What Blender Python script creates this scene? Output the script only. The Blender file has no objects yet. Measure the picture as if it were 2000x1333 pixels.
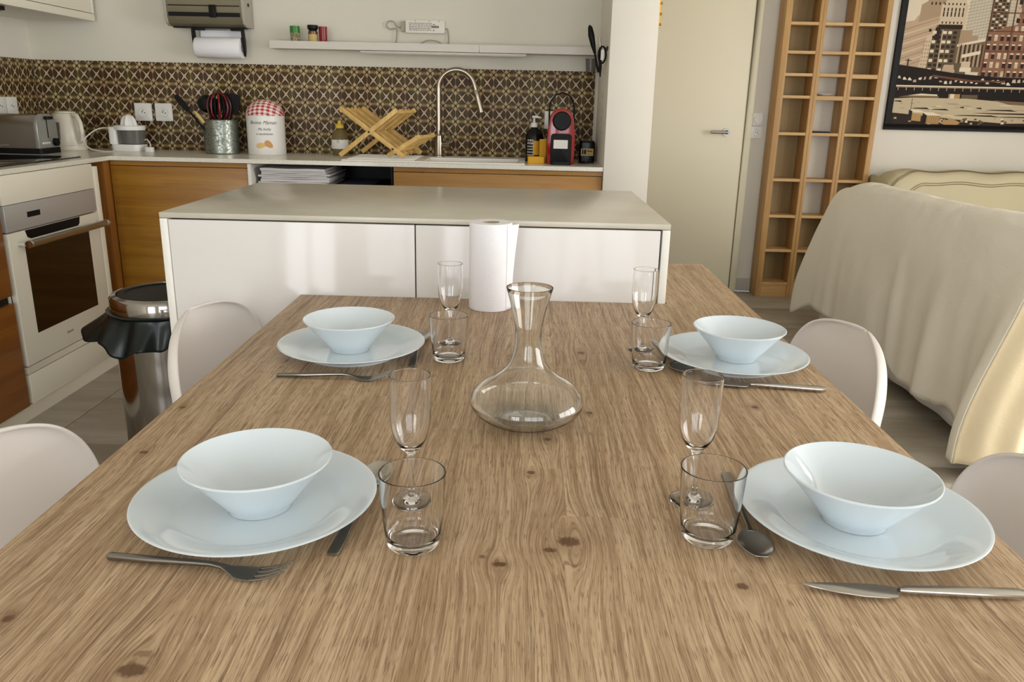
import bpy, bmesh, math, random
from mathutils import Vector, Matrix
from mathutils import noise as mnoise
R_ = math.radians
PI = math.pi
sc = bpy.context.scene
COL = sc.collection
random.seed(7)

# ------------------------------------------------------------------ camera
CAMZ = 1.18
def make_camera():
    p, y, r = .290406, -.011897, -.022477
    cp, sp, cy, sy = math.cos(p), math.sin(p), math.cos(y), math.sin(y)
    f = Vector((sy*cp, cy*cp, -sp)); rt = Vector((cy, -sy, 0)); d = f.cross(rt)
    c, s = math.cos(r), math.sin(r)
    r2 = rt*c + d*s; d2 = -rt*s + d*c
    cam = bpy.data.cameras.new('camera'); o = bpy.data.objects.new('camera', cam); COL.objects.link(o)
    m = Matrix((r2, -d2, -f)).transposed().to_4x4(); m.translation = (0, 0, CAMZ)
    o.matrix_world = m
    cam.sensor_width = 36; cam.lens = 1560.8/2000*36; cam.clip_start = .02
    sc.camera = o
make_camera()

# ------------------------------------------------------------------ light and exposure
sc.view_settings.view_transform = 'Standard'; sc.view_settings.look = 'None'
sc.view_settings.exposure = 0.2; sc.view_settings.gamma = 1.0
sc.view_settings.use_curve_mapping = False
w = bpy.data.worlds.new('world'); sc.world = w; w.use_nodes = True
w.node_tree.nodes['Background'].inputs[0].default_value = (.75, .86, 1, 1)
w.node_tree.nodes['Background'].inputs[1].default_value = 1.2
def area(name, loc, rot, sx, sy, power, col):
    l = bpy.data.lights.new(name, 'AREA'); l.shape = 'RECTANGLE'; l.size = sx; l.size_y = sy
    l.energy = power; l.color = col
    o = bpy.data.objects.new(name, l); COL.objects.link(o); o.location = loc; o.rotation_euler = rot
    return o
# daylight through the bay in the right-hand wall and the glazed doors behind the camera
area('window_daylight_right', (4.36, .95, 1.3), (0, R_(90), 0), 2.0, 3.3, 125, (1, .965, .915))
area('window_daylight_rear', (1.1, -2.78, 1.25), (R_(90), 0, 0), 2.6, 2.1, 50, (.95, .98, 1))
area('window_daylight_rear_left', (-1.5, -2.78, 1.1), (R_(90), 0, 0), 1.1, 2.0, 42, (.97, .98, 1))
sun = bpy.data.lights.new('sun', 'SUN'); sun.energy = 2.0; sun.angle = R_(.6); sun.color = (1, .93, .8)
so = bpy.data.objects.new('sun', sun); COL.objects.link(so)
so.rotation_euler = Vector((.85, -.12, .52)).to_track_quat('Z', 'Y').to_euler()

# ------------------------------------------------------------------ materials
def S(r, g, b):
    f = lambda c: (c/255/12.92) if c/255 <= .04045 else ((c/255+.055)/1.055)**2.4
    return (f(r), f(g), f(b), 1)
def mat(name, col, rough=.5, metal=0, spec=.5, coat=0, **k):
    m = bpy.data.materials.new(name); m.use_nodes = True
    b = m.node_tree.nodes['Principled BSDF']
    b.inputs['Base Color'].default_value = col; b.inputs['Roughness'].default_value = rough
    b.inputs['Metallic'].default_value = metal; b.inputs['Specular IOR Level'].default_value = spec
    b.inputs['Coat Weight'].default_value = coat
    if coat: b.inputs['Coat Roughness'].default_value = k.get('cr', .03)
    if 'trans' in k: b.inputs['Transmission Weight'].default_value = k['trans']
    if 'ior' in k: b.inputs['IOR'].default_value = k['ior']
    if 'alpha' in k: b.inputs['Alpha'].default_value = k['alpha']
    m.diffuse_color = col
    return m
class G:
    """tiny helper that writes math node graphs"""
    def __init__(s, m): s.m = m; s.t = m.node_tree; s.b = s.t.nodes['Principled BSDF']
    def new(s, ty, **k):
        n = s.t.nodes.new(ty)
        for a, v in k.items(): setattr(n, a, v)
        return n
    def put(s, sock, v):
        if hasattr(v, 'is_linked'): s.t.links.new(v, sock)
        else: sock.default_value = v
    def ma(s, op, a, b=0., c=0., clamp=False):
        n = s.new('ShaderNodeMath', operation=op, use_clamp=clamp)
        for i, v in enumerate((a, b, c)): s.put(n.inputs[i], v)
        return n.outputs[0]
    def coords(s, which='Object'):
        n = s.new('ShaderNodeTexCoord'); q = s.new('ShaderNodeSeparateXYZ'); s.t.links.new(n.outputs[which], q.inputs[0])
        return q.outputs[0], q.outputs[1], q.outputs[2]
    def xyz(s, x, y, z=0.):
        n = s.new('ShaderNodeCombineXYZ')
        for i, v in enumerate((x, y, z)): s.put(n.inputs[i], v)
        return n.outputs[0]
    def noise(s, v, scale=1, detail=2, rough=.5, dist=0.):
        n = s.new('ShaderNodeTexNoise'); s.put(n.inputs['Vector'], v)
        n.inputs['Scale'].default_value = scale; n.inputs['Detail'].default_value = detail
        n.inputs['Roughness'].default_value = rough; n.inputs['Distortion'].default_value = dist
        return n.outputs[0]
    def mr(s, v, a, b, c=0., d=1., smooth=True):
        n = s.new('ShaderNodeMapRange', interpolation_type='SMOOTHSTEP' if smooth else 'LINEAR')
        for i, q in enumerate((v, a, b, c, d)): s.put(n.inputs[i], q)
        return n.outputs[0]
    def mix(s, f, a, b, mode='MIX'):
        n = s.new('ShaderNodeMix', data_type='RGBA', blend_type=mode)
        s.put(n.inputs[0], f); s.put(n.inputs[6], a); s.put(n.inputs[7], b)
        return n.outputs[2]
    def rnd(s): return s.new('ShaderNodeObjectInfo').outputs['Random']
    def base(s, v): s.put(s.b.inputs['Base Color'], v)
    def rough(s, v): s.put(s.b.inputs['Roughness'], v)
    def bump(s, h, st=.2, d=.001):
        n = s.new('ShaderNodeBump'); s.put(n.inputs['Height'], h)
        n.inputs['Strength'].default_value = st; n.inputs['Distance'].default_value = d
        s.t.links.new(n.outputs[0], s.b.inputs['Normal'])

def wall_mat(name, col):
    m = mat(name, col, .85, spec=.2); g = G(m); x, y, z = g.coords()
    n = g.noise(g.xyz(x, y, z), 1.3, 3); f = g.noise(g.xyz(x, y, z), 160, 2)
    c2 = (col[0]*.95, col[1]*.95, col[2]*.94, 1)
    g.base(g.mix(g.mr(n, .35, .7), col, c2)); g.bump(f, .12, .001)
    return m
M = {}
M['wall'] = wall_mat('wall_paint', S(226, 220, 208))
M['wall_kitchen'] = wall_mat('kitchen_wall_paint', S(220, 215, 200))
M['ceiling'] = wall_mat('ceiling_paint', S(235, 232, 225))
M['door'] = mat('door_paint', S(220, 210, 184), .45)
M['doorframe'] = mat('door_frame_paint', S(206, 198, 172), .5)

def wood(name, c1, c2, axis='x', rough=.45, dens=1.0, coat=0, dark=None, streak=.35):
    m = mat(name, c1, rough, coat=coat, cr=.15); g = G(m); x, y, z = g.coords()
    u, v, t = {'x': (x, y, z), 'y': (y, x, z), 'z': (z, x, y)}[axis]     # u runs with the grain
    r = g.ma('MULTIPLY', g.rnd(), 13.)
    warp = g.ma('MULTIPLY', g.noise(g.xyz(g.ma('ADD', g.ma('MULTIPLY', u, 1.5), r), g.ma('MULTIPLY', v, 5), g.ma('MULTIPLY', t, 5)), 1, 2), .05)
    v2 = g.ma('ADD', v, warp); t2 = g.ma('ADD', t, warp)
    a = g.noise(g.xyz(g.ma('ADD', g.ma('MULTIPLY', u, 1.2*dens), r), g.ma('MULTIPLY', v2, 22*dens), g.ma('MULTIPLY', t2, 22*dens)), 1, 3)
    b = g.noise(g.xyz(g.ma('ADD', g.ma('MULTIPLY', u, 5*dens), r), g.ma('MULTIPLY', v2, 150*dens), g.ma('MULTIPLY', t2, 150*dens)), 1, 3)
    c = g.mix(g.mr(a, .35, .68), c1, c2)
    dk = dark or (c2[0]*.6, c2[1]*.55, c2[2]*.5, 1)
    c = g.mix(g.ma('MULTIPLY', g.mr(b, .5, .72), streak), c, dk)
    g.base(c); g.bump(b, .15, .0006)
    return m
M['oak_front'] = wood('oak_veneer_fronts', S(166, 118, 38), S(146, 98, 26), 'x', .4, coat=.15)
M['oak_front_left'] = wood('oak_veneer_left', S(158, 98, 34), S(136, 78, 22), 'y', .4, coat=.15)
M['oak_upright'] = wood('oak_veneer_upright', S(158, 104, 42), S(136, 84, 28), 'z', .4, coat=.1)
M['bookcase'] = wood('bookcase_beech', S(188, 148, 92), S(172, 130, 76), 'z', .5, streak=.3)
M['bookcase_shelf'] = wood('bookcase_beech_shelf', S(198, 160, 104), S(184, 144, 88), 'x', .5, streak=.25)
M['bookcase_back_shaded'] = wood('bookcase_board_shaded', S(142, 118, 76), S(128, 102, 60), 'z', .6, streak=.2)  # back boards toned down; shade inside the cubbyholes is put into the colour
M['rackwood'] = wood('rack_bamboo', S(228, 192, 122), S(210, 170, 98), 'z', .5, streak=.3)
M['rackwood_shaded'] = wood('rack_bamboo_shaded', S(204, 164, 98), S(184, 142, 78), 'z', .5, streak=.3)  # darker copy of the bamboo; painted shading that sets the slats apart
M['legwood'] = wood('chair_leg_beech', S(214, 178, 126), S(196, 158, 106), 'z', .5)

def table_mat():
    m = mat('oak_table_laminate', S(190, 160, 122), .5, spec=.35); g = G(m); x, y, z = g.coords()
    # knots: x, y, width, length, bend strength, darkness
    kn = [(.058, .770, .019, .020, .034, .95), (.036, .752, .012, .010, .010, .9), (-.016, .722, .012, .008, .020, 1.), (-.034, .735, .010, .012, .006, .6), (.017, .937, .008, .010, .012, 1.),
          (.226, .695, .010, .012, .014, .95), (-.314, .548, .020, .016, .024, 1.), (.374, 1.193, .009, .012, .012, .9),
          (.115, 1.459, .013, .020, .016, .8), (.108, 1.150, .008, .010, .010, .95), (-.497, .966, .010, .012, .010, .8),
          (-.513, 1.128, .008, .010, .008, .9), (-.536, 1.126, .007, .012, .006, .7), (-.456, .61, .010, .014, .012, .8),
          (.245, 1.672, .012, .025, .010, .7), (-.32, 1.727, .010, .03, .010, .7), (.041, 1.044, .012, .012, .012, .8),
          (-.422, 1.367, .008, .016, .008, .7), (.30, 1.30, .012, .02, .012, .5), (.06, 1.58, .02, .03, .015, .45), (-.02, 1.40, .02, .035, .02, .4),
          (.40, .56, .01, .015, .012, .7)]
    bend = None; spot = None; halo = None
    for kx, ky, wx, wy, st, dk in kn:
        dx = g.ma('SUBTRACT', x, kx); dy = g.ma('SUBTRACT', y, ky)
        e = lambda sx, sy: g.ma('ADD', g.ma('POWER', g.ma('ABSOLUTE', g.ma('DIVIDE', dx, sx)), 2.), g.ma('POWER', g.ma('ABSOLUTE', g.ma('DIVIDE', dy, sy)), 2.))
        big = g.ma('EXPONENT', g.ma('MULTIPLY', e(wx*2.6, wy*4.2), -1.))
        bx = g.ma('MULTIPLY', big, g.ma('MULTIPLY', g.ma('TANH', g.ma('DIVIDE', dx, wx*.6)), -st*.62))
        q = g.ma('MULTIPLY', g.ma('EXPONENT', g.ma('MULTIPLY', e(wx*.8, wy*.62), -1.)), dk)
        bend = bx if bend is None else g.ma('ADD', bend, bx)
        spot = q if spot is None else g.ma('MAXIMUM', spot, q)
        h = g.ma('MULTIPLY', g.ma('EXPONENT', g.ma('MULTIPLY', e(wx*1.7, wy*2.2), -1.)), dk)
        halo = h if halo is None else g.ma('MAXIMUM', halo, h)
    w1 = g.ma('MULTIPLY', g.ma('SUBTRACT', g.noise(g.xyz(g.ma('MULTIPLY', x, 5.), g.ma('MULTIPLY', y, 1.3), 0.), 1, 3), .5), .045)
    w2 = g.ma('MULTIPLY', g.ma('SUBTRACT', g.noise(g.xyz(g.ma('MULTIPLY', x, 24.), g.ma('MULTIPLY', y, 7.), 3.), 1, 2), .5), .0035)
    u = g.ma('ADD', g.ma('ADD', g.ma('ADD', x, bend), w1), w2)
    # planks printed on the laminate
    pl = g.ma('FLOOR', g.ma('DIVIDE', g.ma('ADD', x, .06), .118))
    off = g.ma('FRACT', g.ma('MULTIPLY', pl, .377))
    pe = g.ma('FLOOR', g.ma('ADD', g.ma('DIVIDE', y, .95), g.ma('MULTIPLY', off, 3.)))
    wn = g.new('ShaderNodeTexWhiteNoise', noise_dimensions='2D'); g.put(wn.inputs['Vector'], g.xyz(pl, pe)); tone = wn.outputs[0]
    sh = g.ma('MULTIPLY', tone, 7.)
    band = g.noise(g.xyz(g.ma('ADD', g.ma('MULTIPLY', u, 34.), sh), g.ma('MULTIPLY', y, 1.1), 1.), 1, 4, .6)
    ring = g.noise(g.xyz(g.ma('ADD', g.ma('MULTIPLY', u, 170.), sh), g.ma('MULTIPLY', y, 3.0), 2.), 1, 3, .6)
    fine = g.noise(g.xyz(g.ma('MULTIPLY', u, 620.), g.ma('MULTIPLY', y, 11.), 5.), 1, 3, .6)
    pore = g.noise(g.xyz(g.ma('MULTIPLY', u, 800.), g.ma('MULTIPLY', y, 38.), 9.), 1, 2, .5)
    mott = g.noise(g.xyz(g.ma('MULTIPLY', x, 60.), g.ma('MULTIPLY', y, 40.), 5.), 1, 3, .6)
    c = g.mix(g.mr(band, .32, .70), S(203, 176, 142), S(166, 137, 104))
    c = g.mix(g.ma('MULTIPLY', g.mr(ring, .47, .68), .60), c, S(138, 109, 78))
    c = g.mix(g.ma('MULTIPLY', g.mr(ring, .50, .28), .45), c, S(210, 188, 157))
    c = g.mix(g.ma('MULTIPLY', g.mr(fine, .50, .62), .62), c, S(128, 99, 70))
    c = g.mix(g.ma('MULTIPLY', g.mr(fine, .47, .32), .45), c, S(217, 196, 165))
    streaks = g.mr(g.noise(g.xyz(g.ma('ADD', g.ma('MULTIPLY', u, 120.), 40.), g.ma('MULTIPLY', y, 2.6), 1.), 1, 3), .58, .70)
    c = g.mix(g.ma('MULTIPLY', streaks, .62), c, S(104, 77, 52))
    c = g.mix(g.ma('MULTIPLY', g.mr(pore, .57, .65), .62), c, S(100, 73, 49))
    c = g.mix(g.ma('MULTIPLY', g.mr(mott, .45, .75), .18), c, S(154, 124, 92))
    c = g.mix(g.ma('MULTIPLY', g.mr(tone, 0., 1.), .13), c, S(156, 128, 96))
    c = g.mix(g.ma('MULTIPLY', g.mr(halo, .25, .9), .35), c, S(128, 98, 68))
    sn = g.noise(g.xyz(g.ma('MULTIPLY', x, 260.), g.ma('MULTIPLY', y, 150.), 2.), 1, 2)
    spm = g.mr(g.ma('MULTIPLY', spot, g.ma('ADD', sn, .55)), .35, .75)
    c = g.mix(g.ma('MULTIPLY', spm, .85), c, S(88, 58, 34))
    g.base(c); g.bump(g.ma('ADD', fine, pore), .25, .0004)
    g.rough(g.mr(fine, .3, .7, .42, .56))
    return m
M['table'] = table_mat()

M['gloss_white'] = mat('white_lacquer', S(222, 218, 214), .09, spec=.3)
M['panel_white'] = mat('white_panel', S(232, 229, 220), .4)
M['cream_panel'] = mat('cream_panel', S(236, 230, 212), .38)
M['counter'] = mat('white_stone_counter', S(226, 222, 206), .24, coat=.2, cr=.1)
g = G(M['counter']); x, y, z = g.coords(); n = g.noise(g.xyz(x, y, z), 350, 2)
g.base(g.mix(g.mr(n, .4, .65), S(230, 226, 212), S(216, 211, 196)))
M['island_top'] = mat('island_quartz', S(208, 202, 186), .3, coat=.15, cr=.15)
g = G(M['island_top']); x, y, z = g.coords(); n = g.noise(g.xyz(x, y, z), 6, 3); n2 = g.noise(g.xyz(x, y, z), 300, 2)
g.base(g.mix(g.mr(n, .3, .7), S(200, 194, 178), S(189, 183, 166)))
M['island_edge'] = mat('island_quartz_edge', S(232, 228, 220), .35)
M['dark'] = mat('dark_gap', S(22, 20, 18), .8)
M['black'] = mat('black_plastic', S(9, 9, 10), .5, spec=.22)
M['black_gloss'] = mat('black_glass', S(8, 8, 9), .04, spec=.6)
M['oven_glass'] = mat('oven_window_glass', S(28, 14, 8), .07, spec=.6)
M['steel'] = mat('brushed_steel', S(176, 172, 166), .3, metal=1)
M['oven_steel'] = mat('oven_fascia_steel', S(190, 188, 184), .38, metal=.35)
M['chrome'] = mat('polished_chrome', S(225, 225, 225), .06, metal=1)
M['binsteel'] = mat('bin_polished_steel', S(150, 146, 140), .1, metal=1)
M['cutlery'] = mat('cutlery_steel', S(190, 186, 178), .2, metal=1)
M['cutlery_dark'] = mat('cutlery_steel_grey', S(140, 138, 134), .22, metal=1)
M['tapmetal'] = mat('tap_nickel', S(170, 160, 146), .24, metal=1)
M['china'] = mat('white_china', S(216, 226, 231), .08, spec=.5, coat=.3, cr=.03)
M['glass'] = mat('clear_glass', (1, 1, 1, 1), 0, trans=1, ior=1.46)
M['glass_carafe'] = mat('carafe_glass', (.985, .985, .955, 1), 0, trans=1, ior=1.46)
M['paper'] = mat('kitchen_paper', S(236, 234, 236), .9, spec=.1)
g = G(M['paper']); x, y, z = g.coords(); n = g.noise(g.xyz(x, y, z), 260, 2)
g.bump(n, .5, .0012)
M['card'] = mat('grey_cardboard', S(176, 160, 136), .9)
M['chair'] = mat('white_chair_shell', S(226, 220, 214), .42)
M['throw'] = mat('cream_cotton_throw', S(238, 232, 218), .95, spec=.1)
g = G(M['throw']); x, y, z = g.coords()
n = g.noise(g.xyz(g.ma('MULTIPLY', x, 90.), g.ma('MULTIPLY', y, 90.), g.ma('MULTIPLY', z, 420.)), 1, 2); n2 = g.noise(g.xyz(x, y, z), 9, 3)
g.bump(g.ma('ADD', n, g.ma('MULTIPLY', n2, 6.)), .35, .003)
M['sofa_cover'] = mat('white_sofa_cover', S(228, 226, 220), .9, spec=.1)
M['throw2'] = mat('striped_beige_throw', S(206, 196, 164), .95, spec=.1)
M['stripe'] = mat('throw_stripe', S(142, 124, 92), .95, spec=.1)
M['plastic_white'] = mat('white_plastic', S(236, 234, 228), .3)
M['kettle'] = mat('cream_plastic', S(222, 214, 196), .3)
M['clearplastic'] = mat('smoky_clear_plastic', S(150, 146, 140), .15, trans=.6, ior=1.3)
M['gold'] = mat('gilt_frame', S(196, 148, 62), .35, metal=.8)
M['baseboard'] = mat('grey_skirting_tile', S(186, 180, 168), .5)
M['green_cap'] = mat('green_lid', S(40, 120, 30), .35)
M['red'] = mat('glossy_red', S(164, 12, 20), .2, coat=.4)
M['darkred'] = mat('dark_red', S(130, 14, 22), .3)
M['yellow'] = mat('yellow_plastic', S(222, 190, 60), .45)
M['ochre'] = mat('yellow_sponge', S(214, 160, 30), .7)
M['label'] = mat('paper_label', S(226, 224, 216), .7)
M['tan'] = mat('tan_label', S(196, 170, 110), .7)
M['ink'] = mat('black_ink', S(24, 22, 22), .7)
M['greyink'] = mat('grey_ink', S(120, 116, 110), .6)
M['bag'] = mat('black_bin_liner', S(5, 18, 18), .3, spec=.35)
M['floorgrout'] = mat('grey_grout', S(112, 105, 94), .9)
M['bagpaper'] = mat('papers_in_sleeve', S(204, 200, 198), .35)
M['liquid'] = mat('soap_liquid', S(150, 132, 84), .15, trans=.5, ior=1.35)
M['amber'] = mat('dark_bottle', S(9, 9, 8), .2, spec=.3)
M['greybeige'] = mat('driver_box_plastic', S(226, 220, 208), .5)
M['cable'] = mat('grey_cable', S(160, 152, 136), .6)
M['whitecable'] = mat('white_cable', S(214, 204, 190), .5)
M['disp'] = mat('dispenser_grey_metal', S(120, 113, 92), .4, metal=.5)
M['disp_side'] = mat('dispenser_side_plastic', S(168, 162, 150), .5)
M['frame_black'] = mat('picture_frame_black', S(16, 15, 14), .6, spec=.3)
M['shelfpaint'] = mat('wall_shelf_paint', S(206, 200, 188), .45)

def floor_mat():
    m = mat('floor_tile_concrete', S(164, 156, 142), .42); g = G(m); x, y, z = g.coords('Object')
    r = g.ma('MULTIPLY', g.rnd(), 30.)
    a = g.noise(g.xyz(g.ma('ADD', g.ma('MULTIPLY', x, 2.2), r), g.ma('MULTIPLY', y, 9.), r), 1, 5, .62)
    b = g.noise(g.xyz(g.ma('ADD', g.ma('MULTIPLY', x, 26.), r), g.ma('MULTIPLY', y, 120.), r), 1, 3, .6)
    c = g.mix(g.mr(a, .3, .7), S(176, 168, 154), S(148, 139, 124))
    c = g.mix(g.ma('MULTIPLY', g.mr(b, .55, .75), .3), c, S(126, 116, 102))
    g.base(c); g.bump(b, .1, .0005); return m
M['floor_tile'] = floor_mat()

def splash_mat():
    m = mat('patterned_wall_tile', S(90, 70, 40), .5, spec=.3); g = G(m); x, y, z = g.coords('Object')
    gx = g.ma('DIVIDE', x, .0617); gz = g.ma('DIVIDE', g.ma('SUBTRACT', z, .354-.037), .074)
    u = g.ma('SUBTRACT', g.ma('FRACT', gx), .5); v = g.ma('SUBTRACT', g.ma('FRACT', g.ma('ADD', gz, 20.)), .5)
    ax = g.ma('ABSOLUTE', u); ay = g.ma('ABSOLUTE', v)
    s = g.ma('ABSOLUTE', g.ma('SUBTRACT', ax, ay)); r = g.ma('MAXIMUM', ax, ay)
    w = g.ma('SUBTRACT', .118, g.ma('MULTIPLY', r, .31))
    star = g.mr(g.ma('SUBTRACT', w, s), -.012, .014)
    dw = g.ma('SUBTRACT', .27, g.ma('MULTIPLY', r, .60))
    star_d = g.mr(g.ma('SUBTRACT', dw, s), -.01, .02)
    e = g.ma('SUBTRACT', .5, ax); f = g.ma('SUBTRACT', .5, ay)
    def bump_(t, c, wd): return g.ma('EXPONENT', g.ma('MULTIPLY', g.ma('POWER', g.ma('ABSOLUTE', g.ma('DIVIDE', g.ma('SUBTRACT', t, c), wd)), 2.), -1.))
    lensv = g.mr(g.ma('SUBTRACT', g.ma('ADD', .012, g.ma('MULTIPLY', bump_(ay, .31, .10), .125)), e), -.01, .015)
    lensv = g.ma('MULTIPLY', lensv, g.mr(ay, .45, .41))
    lensh = g.mr(g.ma('SUBTRACT', g.ma('ADD', .004, g.ma('MULTIPLY', bump_(ax, .30, .085), .135)), f), -.01, .015)
    lensh = g.ma('MULTIPLY', lensh, g.mr(ax, .44, .40))
    midh = g.ma('MULTIPLY', g.mr(f, .14, .05), g.mr(ax, .26, .14))
    nodex = g.ma('MULTIPLY', g.mr(g.ma('ABSOLUTE', g.ma('SUBTRACT', e, f)), .045, .02), g.mr(g.ma('ADD', e, f), .36, .28))
    core = g.mr(g.ma('ADD', e, f), .10, .07)
    ring = g.ma('MULTIPLY', g.mr(g.ma('ABSOLUTE', g.ma('SUBTRACT', g.ma('ADD', ax, ay), .36)), .05, .02), .0)
    # each cell has its own slightly different brown
    wn = g.new('ShaderNodeTexWhiteNoise', noise_dimensions='3D')
    g.put(wn.inputs['Vector'], g.xyz(g.ma('FLOOR', g.ma('ADD', gx, .5)), g.ma('FLOOR', gz), g.ma('FLOOR', g.ma('MULTIPLY', g.rnd(), 50.)))); tn = wn.outputs[0]
    blot = g.noise(g.xyz(x, y, z), 45, 3)
    c = g.mix(g.mr(tn, 0, 1), S(84, 68, 34), S(70, 46, 22))
    c = g.mix(g.ma('MULTIPLY', g.mr(blot, .4, .7), .5), c, S(58, 44, 20))
    c = g.mix(star_d, c, S(30, 15, 4))
    c = g.mix(g.ma('MULTIPLY', midh, .8), c, S(134, 112, 66))
    c = g.mix(nodex, c, S(34, 16, 5)); c = g.mix(core, c, S(40, 20, 8))
    cream = g.mix(g.mr(tn, .2, 1.), S(186, 168, 122), S(170, 140, 104))
    c = g.mix(lensv, c, cream); c = g.mix(lensh, c, cream)
    c = g.mix(star, c, S(190, 168, 138))
    g.base(c); return m
M['splash'] = splash_mat()

def gingham():
    m = mat('red_gingham_print', S(200, 30, 50), .45); g = G(m); x, y, z = g.coords()
    a = g.ma('GREATER_THAN', g.ma('FRACT', g.ma('DIVIDE', g.ma('ADD', x, 1.), .024)), .5)
    b = g.ma('GREATER_THAN', g.ma('FRACT', g.ma('DIVIDE', g.ma('ADD', g.ma('ADD', z, g.ma('MULTIPLY', y, .6)), 1.), .021)), .5)
    t = g.ma('ADD', a, b)
    c = g.mix(g.ma('MULTIPLY', t, .5), S(240, 228, 220), S(178, 20, 40)); g.base(c); return m
M['gingham'] = gingham()
def galva():
    m = mat('galvanised_steel', S(150, 155, 145), .35, metal=.9); g = G(m); x, y, z = g.coords()
    n = g.new('ShaderNodeTexVoronoi'); g.put(n.inputs['Vector'], g.xyz(x, y, z)); n.inputs['Scale'].default_value = 95
    g.base(g.mix(n.outputs[0], S(176, 180, 170), S(104, 110, 100))); g.rough(g.mr(n.outputs[0], .1, .8, .25, .5)); return m
M['galva'] = galva()

# ------------------------------------------------------------------ mesh helpers
class MB:
    def __init__(s): s.v = []; s.f = []; s.mi = []; s.cur = 0
    def add(s, vs, fs):
        o = len(s.v); s.v += [Vector(p) for p in vs]; s.f += [tuple(i+o for i in q) for q in fs]; s.mi += [s.cur]*len(fs); return s
    def box(s, x0, x1, y0, y1, z0, z1):
        v = [(x, y, z) for z in (z0, z1) for y in (y0, y1) for x in (x0, x1)]
        return s.add(v, [(0, 2, 3, 1), (4, 5, 7, 6), (0, 1, 5, 4), (2, 6, 7, 3), (0, 4, 6, 2), (1, 3, 7, 5)])
    def lathe(s, prof, c=(0, 0, 0), n=48, ax='z', closed=False):
        """prof = [(r, h)...]; r = 0 makes a pole"""
        vs = []; idx = []
        for r, h in prof:
            if r < 1e-7: idx.append([len(vs)]*n); vs.append((0, 0, h))
            else:
                idx.append(list(range(len(vs), len(vs)+n)))
                vs += [(r*math.cos(2*PI*i/n), r*math.sin(2*PI*i/n), h) for i in range(n)]
        fs = []
        rows = list(zip(idx, idx[1:])) + ([(idx[-1], idx[0])] if closed else [])
        for a, b in rows:
            for i in range(n):
                j = (i+1) % n; q = [a[i], a[j], b[j], b[i]]
                q2 = []
                for t in q:
                    if t not in q2: q2.append(t)
                if len(q2) > 2: fs.append(tuple(q2))
        m = {'z': lambda p: p, 'x': lambda p: (p[2], p[0], p[1]), 'y': lambda p: (p[1], p[2], p[0])}[ax]
        return s.add([Vector(m(p))+Vector(c) for p in vs], fs)
    def cyl(s, c, r, h, ax='z', n=32, r2=None):
        r2 = r if r2 is None else r2
        return s.lathe([(0, 0), (r, 0), (r2, h), (0, h)], c, n, ax)
    def tube(s, pts, r, n=10, closed=False, caps=True):
        P = [Vector(p) for p in pts]; vs = []; fs = []; m = len(P)
        up = Vector((0, 0, 1)); prevn = None
        for i, p in enumerate(P):
            if closed: t = (P[(i+1) % m]-P[i-1]).normalized()
            else: t = (P[min(i+1, m-1)]-P[max(i-1, 0)]).normalized()
            if prevn is None:
                a = t.cross(up if abs(t.z) < .95 else Vector((1, 0, 0))).normalized()
            else: a = (prevn - t*prevn.dot(t)).normalized()
            prevn = a; b = t.cross(a); rr = r[i] if isinstance(r, (list, tuple)) else r
            vs += [p + (a*math.cos(2*PI*k/n)+b*math.sin(2*PI*k/n))*rr for k in range(n)]
        for i in range(m if closed else m-1):
            for k in range(n):
                j = (i+1) % m; fs.append((i*n+k, i*n+(k+1) % n, j*n+(k+1) % n, j*n+k))
        if caps and not closed: fs += [tuple(range(n-1, -1, -1)), tuple((m-1)*n+k for k in range(n))]
        return s.add(vs, fs)
    def sweep(s, secs, n=10, sq=2.6):
        """secs = [(x, y, z, half width, half thickness)] along x; superellipse sections"""
        vs = []; fs = []
        for (x, y, z, w, t) in secs:
            for k in range(n*2):
                a = 2*PI*k/(n*2); ca, sa = math.cos(a), math.sin(a)
                vs.append((x, y+w*math.copysign(abs(ca)**(2/sq), ca), z+t*math.copysign(abs(sa)**(2/sq), sa)))
        N = n*2
        for i in range(len(secs)-1):
            for k in range(N): fs.append((i*N+k, (i+1)*N+k, (i+1)*N+(k+1) % N, i*N+(k+1) % N))
        fs += [tuple(range(N)), tuple((len(secs)-1)*N+k for k in range(N-1, -1, -1))]
        return s.add(vs, fs)
    def prism(s, poly, a, b, ax='y'):
        """extrude a 2-D outline; ax is the extrusion axis; poly in the two other axes"""
        def P(p, t): return {'y': (p[0], t, p[1]), 'x': (t, p[0], p[1]), 'z': (p[0], p[1], t)}[ax]
        n = len(poly); vs = [P(p, a) for p in poly]+[P(p, b) for p in poly]
        fs = [tuple(range(n)), tuple(range(2*n-1, n-1, -1))]+[(i, (i+1) % n, n+(i+1) % n, n+i) for i in range(n)]
        return s.add(vs, fs)
    def grid(s, fn, nu, nv):
        vs = [fn(i/nu, j/nv) for j in range(nv+1) for i in range(nu+1)]
        fs = [(j*(nu+1)+i, j*(nu+1)+i+1, (j+1)*(nu+1)+i+1, (j+1)*(nu+1)+i) for j in range(nv) for i in range(nu)]
        return s.add(vs, fs)
    def rbox(s, x0, x1, y0, y1, z0, z1, r, n=4, ax='z'):
        """box with rounded edges along one axis"""
        if ax == 'z': a0, a1, b0, b1, c0, c1 = x0, x1, y0, y1, z0, z1
        elif ax == 'y': a0, a1, b0, b1, c0, c1 = x0, x1, z0, z1, y0, y1
        else: a0, a1, b0, b1, c0, c1 = y0, y1, z0, z1, x0, x1
        poly = []
        for cx, cy, st in ((a1-r, b1-r, 0), (a0+r, b1-r, 90), (a0+r, b0+r, 180), (a1-r, b0+r, 270)):
            for k in range(n+1):
                t = R_(st+90*k/n); poly.append((cx+r*math.cos(t), cy+r*math.sin(t)))
        return s.prism(poly, c0, c1, ax)

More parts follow.
